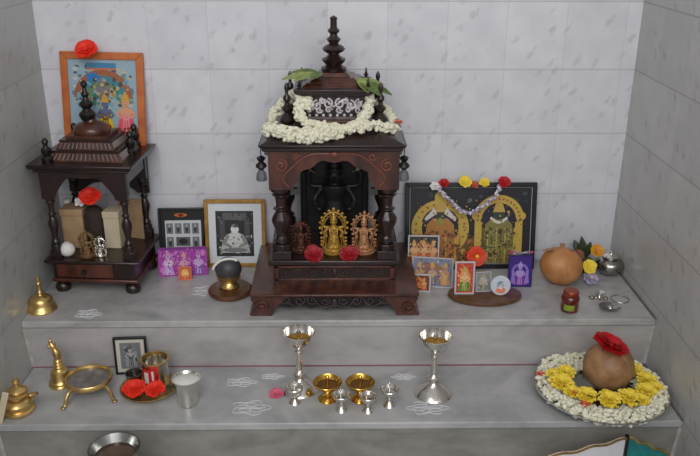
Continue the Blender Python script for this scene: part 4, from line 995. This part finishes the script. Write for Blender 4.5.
B1 = low_lamp('brass_lamp', 'polished brass oil lamp nearer the left tall silver lamp', (.725, -.520, H1), GOLD, OILD, .034, .048); grp(B1, 'brass oil lamps')
dup(B1, 'polished brass oil lamp nearer the right tall silver lamp', (.799, -.520, H1))
S1 = low_lamp('silver_lamp', 'small silver oil lamp right of both brass lamps', (.864, -.548, H1), SILVER, SILVER, .0215, .046); grp(S1, 'small silver oil lamps')
dup(S1, 'small silver oil lamp in front of the left tall silver lamp', (.651, -.535, H1), 0, .95)
dup(S1, 'small silver oil lamp in front of the gap between two brass lamps', (.756, -.566, H1), .4, .95)
dup(S1, 'small silver oil lamp in front of the right brass lamp', (.815, -.570, H1), 1.1, .92)
flower('small pink flower left of the left tall silver lamp', 'flower', (.607, -.500, H1), .017, PINK, 4, 7, name='pink_flower', rx=.5)

# ================================================================== PLATTER
PX, PY = 1.350, -.510
mb = MB(); mb.lathe([(.085, 0), (.090, .004), (.105, .007), (.135, .018), (.146, .026), (.1475, .028), (.1445, .0285), (.132, .021), (.104, .0105), (.0, .009)], seg=60)
o = mb.build('platter', None, STEEL); place(o, (PX, PY, H1)); o.scale = (1.04, 1.04, 1); tag(o, 'large round steel platter heaped with white and yellow flowers', 'platter')
CZ = H1+.0105
t = thing('coconut', 'brown coconut standing on the flower platter with red flower on top', 'coconut', (PX+.016, PY+.010, CZ+.004))
mb = MB(); mb.ball((0, 0, .0575), (.0575, .0565, .0575), 32, 22)
for k in range(3):
    a = -PI/2+.5+2*PI*k/3; mb.tube([(.0578*math.sin(th)*math.cos(a), .0570*math.sin(th)*math.sin(a), .0575+.058*math.cos(th)) for th in [.35+2.2*j/14 for j in range(15)]], .0012, 5)
mb.build('shell', t, COCO)
mb = MB(); mb.lathe([(.02, .108), (.012, .117), (.004, .124), (.0, .126)], seg=12, flute=.15, nfl=5); mb.build('husk_tuft', t, COCO)
flower('crimson red flower lying on top of the brown coconut', 'flower', (PX+.003, PY-.006, CZ+.113), .043, RED, 3, 6, name='hibiscus_flower', rx=.12, ry=.30, wid=.6)
mb = MB(); mb.use(JAS)
for _ in range(1300):
    a = R(0, 2*PI); r = math.sqrt(R(.075**2, .136**2)) if R(0, 1) < .82 else R(.105, .138)
    x, y = r*math.cos(a), r*math.sin(a)
    top = .014+max(0, (r-.10))*.30+.010*math.exp(-((r-.115)/.022)**2)
    bud(mb, (x, y, R(.016, top+.010)), .0046, .0072)
o = mb.build('jasmine_heap'); place(o, (PX, PY, H1)); o.scale = (1.04, 1.04, 1); o['kind'] = 'stuff'; tag(o, 'heap of loose white jasmine buds round the rim of the platter', 'jasmine')
yl = [(-.094, -.008, .030, 'largest yellow chrysanthemum, at the left of the flower platter'), (-.072, .036, .025, 'yellow chrysanthemum at the rear left of the flower platter'),
      (-.052, -.060, .027, 'yellow chrysanthemum in front of the coconut, leftmost of the front three'), (-.008, -.078, .028, 'yellow chrysanthemum in front of the coconut, middle of the front three'),
      (.040, -.072, .028, 'yellow chrysanthemum in front of the coconut, rightmost of the front three'), (.086, -.048, .028, 'yellow chrysanthemum at the right front of the coconut platter'),
      (.104, .002, .026, 'yellow chrysanthemum at the right side of the coconut platter'), (.088, .052, .025, 'yellow chrysanthemum at the rear right of the coconut platter'),
      (-.102, .030, .020, 'smaller yellow chrysanthemum beside the leftmost one on the platter'), (-.080, -.042, .020, 'smaller yellow chrysanthemum between the left one and the front three'),
      (.066, -.078, .020, 'smaller yellow chrysanthemum right of the front three on the platter'), (.114, -.030, .020, 'smaller yellow chrysanthemum at the far right of the platter')]
for k, (x, y, r, lb) in enumerate(yl):
    flower(lb, 'flower', (PX+x, PY+y, H1+.033), r, YEL, 4, 12, name='chrysanthemum', group='yellow chrysanthemums on the platter', rx=.25, wid=.3)
OR_ = mat('orange_petal', (236, 110, 60), .55, rgb2=(214, 80, 50), scale=80)
flower('small orange flower near the front left of the flower platter', 'flower', (PX-.066, PY-.098, H1+.037), .012, OR_, 3, 6, group='small orange flowers on the platter')
flower('small orange flower between front yellow chrysanthemums and left white rim', 'flower', (PX-.072, PY-.052, H1+.037), .012, OR_, 3, 6, group='small orange flowers on the platter')
flower('small coral flower at the far left edge of the flower platter', 'flower', (PX-.132, PY+.030, H1+.036), .012, mat('coral_petal', (224, 120, 96)), 3, 6, group='small orange flowers on the platter')
mb = MB(); mb.use(LEAFD)
for _ in range(26):
    a = R(-2.8, .3); r = R(.062, .10); leaf_mesh(mb, (r*math.cos(a), r*math.sin(a), R(.026, .044)), (R(-1, 1), R(-1, 1), R(-.1, .4)), R(.012, .02), .005)
o = mb.build('leaf_scatter'); place(o, (PX, PY, H1)); o['kind'] = 'stuff'; tag(o, 'scattered small green leaves among the flowers on the platter', 'leaves')

# ================================================================== FLOOR LEVEL
t = thing('steel_pot', 'steel pot on the floor below the lower step at left', 'pot', (.291, -.680, H2)); t.scale = (1, 1, 1.36)
mb = MB(); mb.lathe([(.040, 0), (.050, .006), (.058, .040), (.054, .080), (.044, .100), (.043, .106), (.050, .116), (.052, .119), (.050, .119), (.041, .106), (.048, .08), (.05, .06), (.0, .058)], seg=40); mb.build('body', t, STEEL)
mb = MB(); mb.lathe([(.0, .098), (.0425, .098), (.043, .099), (.0, .0995)], seg=30); mb.build('contents', t, mat('brown_water', (96, 78, 66), .15, var=.2, scale=40))
# open book standing against the riser
t = thing('open_book', 'open book with gold edged white page and teal page, standing at lower right', 'book', (1.368, -.620, H2))
GE = mat('gold_edge', (146, 116, 52), .45, .3, rgb2=(110, 84, 36), scale=60); TE = mat('teal_page', (24, 128, 124), .5, rgb2=(16, 104, 104), scale=60)
def page(name, a, L, m, hgt, sag):
    c, s = math.cos(a), math.sin(a)
    mb = MB(); vs = []; n = 14; th = .003
    top = lambda u: hgt+sag*math.sin(u*PI*1.1)+.003*math.sin(u*17)
    for k in range(n+1):
        u = k/n; b = .008*math.sin(PI*u)
        for off in (0, th):
            px, py = L*u*c-(b+off)*s, L*u*s+(b+off)*c
            vs.append((px, py, 0)); vs.append((px, py, top(u)))
    fs = []
    for k in range(n):
        q = 4*k
        fs += [(q, q+4, q+5, q+1), (q+6, q+2, q+3, q+7), (q+1, q+5, q+7, q+3), (q+4, q, q+2, q+6)]
    fs += [(0, 1, 3, 2), (4*n, 4*n+2, 4*n+3, 4*n+1)]
    mb.add(vs, fs); o = mb.build(name, t, m)
    # border along top and lines of writing follow the same curve
    for side in (-1, 1):
        eb = MB(); P = []
        for k in range(n+1):
            u = k/n; b = .008*math.sin(PI*u)+(th+.0006 if side > 0 else -.0006); P.append((L*u*c-b*s, L*u*s+b*c, top(u)-.002))
        eb.tube(P, .0026, 6); eb.build('gold_border', o, GE)
    return o, top
pg, tp = page('white_page', PI+.306, .205, mat('page_white', (222, 220, 226), .7, var=.04, scale=60), .135, .005)
mb = MB()
for r in range(5):
    for side in (0,):
        P = []
        for k in range(3, 14):
            u = k/14; b = .008*math.sin(PI*u); c, s = math.cos(PI+.306), math.sin(PI+.306)
            for off in (-.0005,): P.append((.205*u*c-(b-.0012)*s, .205*u*s+(b-.0012)*c, tp(u)-.014-.010*r+.0015*math.sin(k*5+r)))
        mb.tube(P, .0006, 4)
mb.build('writing', pg, mat('grey_writing', (150, 150, 172), .7, var=.1))
page('teal_page', -.74, .092, TE, .137, -.004)
mb = MB(); mb.tube([(0, -.002, 0), (0, -.002, .140)], .005, 8); mb.build('spine', t, WOODD)

# ================================================================== CHALK DRAWINGS
def rangoli(label, loc, w, d, seed, rz=0):
    rs = random.Random(seed); mb = MB(); T = []
    n = rs.choice((5, 6))
    P = [(w*.5*(1+.18*math.cos(n*a))*math.cos(a), d*.5*(1+.18*math.cos(n*a))*math.sin(a), .0006) for a in [2*PI*k/60 for k in range(60)]]
    mb.tube(P, .0011, 5, True)
    for k in range(n):
        a = 2*PI*k/n+.3; mb.tube([(w*.17*math.cos(b)+w*.23*math.cos(a), d*.15*math.sin(b)+d*.23*math.sin(a), .0006) for b in [2*PI*j/16 for j in range(16)]], .0009, 5, True)
    mb.tube([(-w*.42, 0, .0006), (w*.42, 0, .0006)], .0009, 5); mb.tube([(0, -d*.42, .0006), (0, d*.42, .0006)], .0009, 5)
    o = mb.build('chalk_drawing', None, CHALK); place(o, loc, rz); tag(o, label, 'drawing', 'white chalk drawings on the steps')
rangoli('white chalk drawing on the upper step in front of the small shrine', (.152, -.318, 0), .056, .040, 1)
rangoli('white chalk drawing on the upper step left of the round board', (.405, -.205, 0), .05, .05, 2)
rangoli('white chalk drawing on the lower step, nearer the riser, left of pink flower', (.520, -.445, H1), .065, .034, 3)
rangoli('white chalk drawing on the lower step front, left of the pink flower', (.553, -.553, H1), .080, .050, 4)
rangoli('white chalk drawing in front of the right tall silver lamp', (.950, -.558, H1), .082, .046, 5)
rangoli('white chalk drawing beside the base of the left tall silver lamp', (.592, -.420, H1), .05, .022, 6)
rangoli('white chalk drawing behind the base of the right tall silver lamp', (.905, -.425, H1), .05, .024, 7)

# ================================================================== CAMERA AND LIGHT
cam = bpy.data.cameras.new('camera'); co = bpy.data.objects.new('camera', cam); col.objects.link(co)
yaw, pitch, roll, f = .0163, .3779, .0033, 790.18
Fv = Vector((math.sin(yaw)*math.cos(pitch), math.cos(yaw)*math.cos(pitch), -math.sin(pitch)))
Rv = Vector((math.cos(yaw), -math.sin(yaw), 0)); Uv = Rv.cross(Fv)
R2 = Rv*math.cos(roll)+Uv*math.sin(roll); U2 = Uv*math.cos(roll)-Rv*math.sin(roll)
M = Matrix((R2, U2, -Fv)).transposed().to_4x4(); M.translation = Vector((.7498, -2.0215, .8978))
co.matrix_world = M
cam.sensor_width = 36; cam.lens = f*36/700; cam.clip_start = .01
bpy.context.scene.camera = co

w = bpy.data.worlds.new('daylit_room'); bpy.context.scene.world = w; w.use_nodes = True
nt = w.node_tree; bg = nt.nodes['Background']
tc = nt.nodes.new('ShaderNodeTexCoord'); sp = nt.nodes.new('ShaderNodeSeparateXYZ'); nt.links.new(tc.outputs['Generated'], sp.inputs[0])
mr = nt.nodes.new('ShaderNodeMapRange'); mr.inputs[1].default_value = 1; mr.inputs[2].default_value = -1; nt.links.new(sp.outputs['Y'], mr.inputs[0])
rp = nt.nodes.new('ShaderNodeValToRGB'); rp.color_ramp.elements[0].color = (.42, .42, .43, 1); rp.color_ramp.elements[1].color = (.9, .9, .92, 1)
nt.links.new(mr.outputs[0], rp.inputs[0]); nt.links.new(rp.outputs[0], bg.inputs[0]); bg.inputs[1].default_value = .55
def area(name, loc, target, size, sy, power, color=(1, 1, 1)):
    l = bpy.data.lights.new(name, 'AREA'); l.shape = 'RECTANGLE'; l.size = size; l.size_y = sy; l.energy = power; l.color = color
    o = bpy.data.objects.new(name, l); col.objects.link(o); o.location = loc
    o.rotation_euler = (Vector(target)-Vector(loc)).to_track_quat('-Z', 'Y').to_euler(); return o
area('window_light', (.85, -3.4, 1.9), (.75, 0, .2), 2.2, 1.4, 44, (1, .99, .975))
area('room_light', (.25, -2.2, 2.3), (.9, -.2, .1), .6, .6, 8, (1, .98, .95))
sc = bpy.context.scene
sc.view_settings.view_transform = 'Standard'; sc.view_settings.look = 'None'; sc.view_settings.exposure = 0
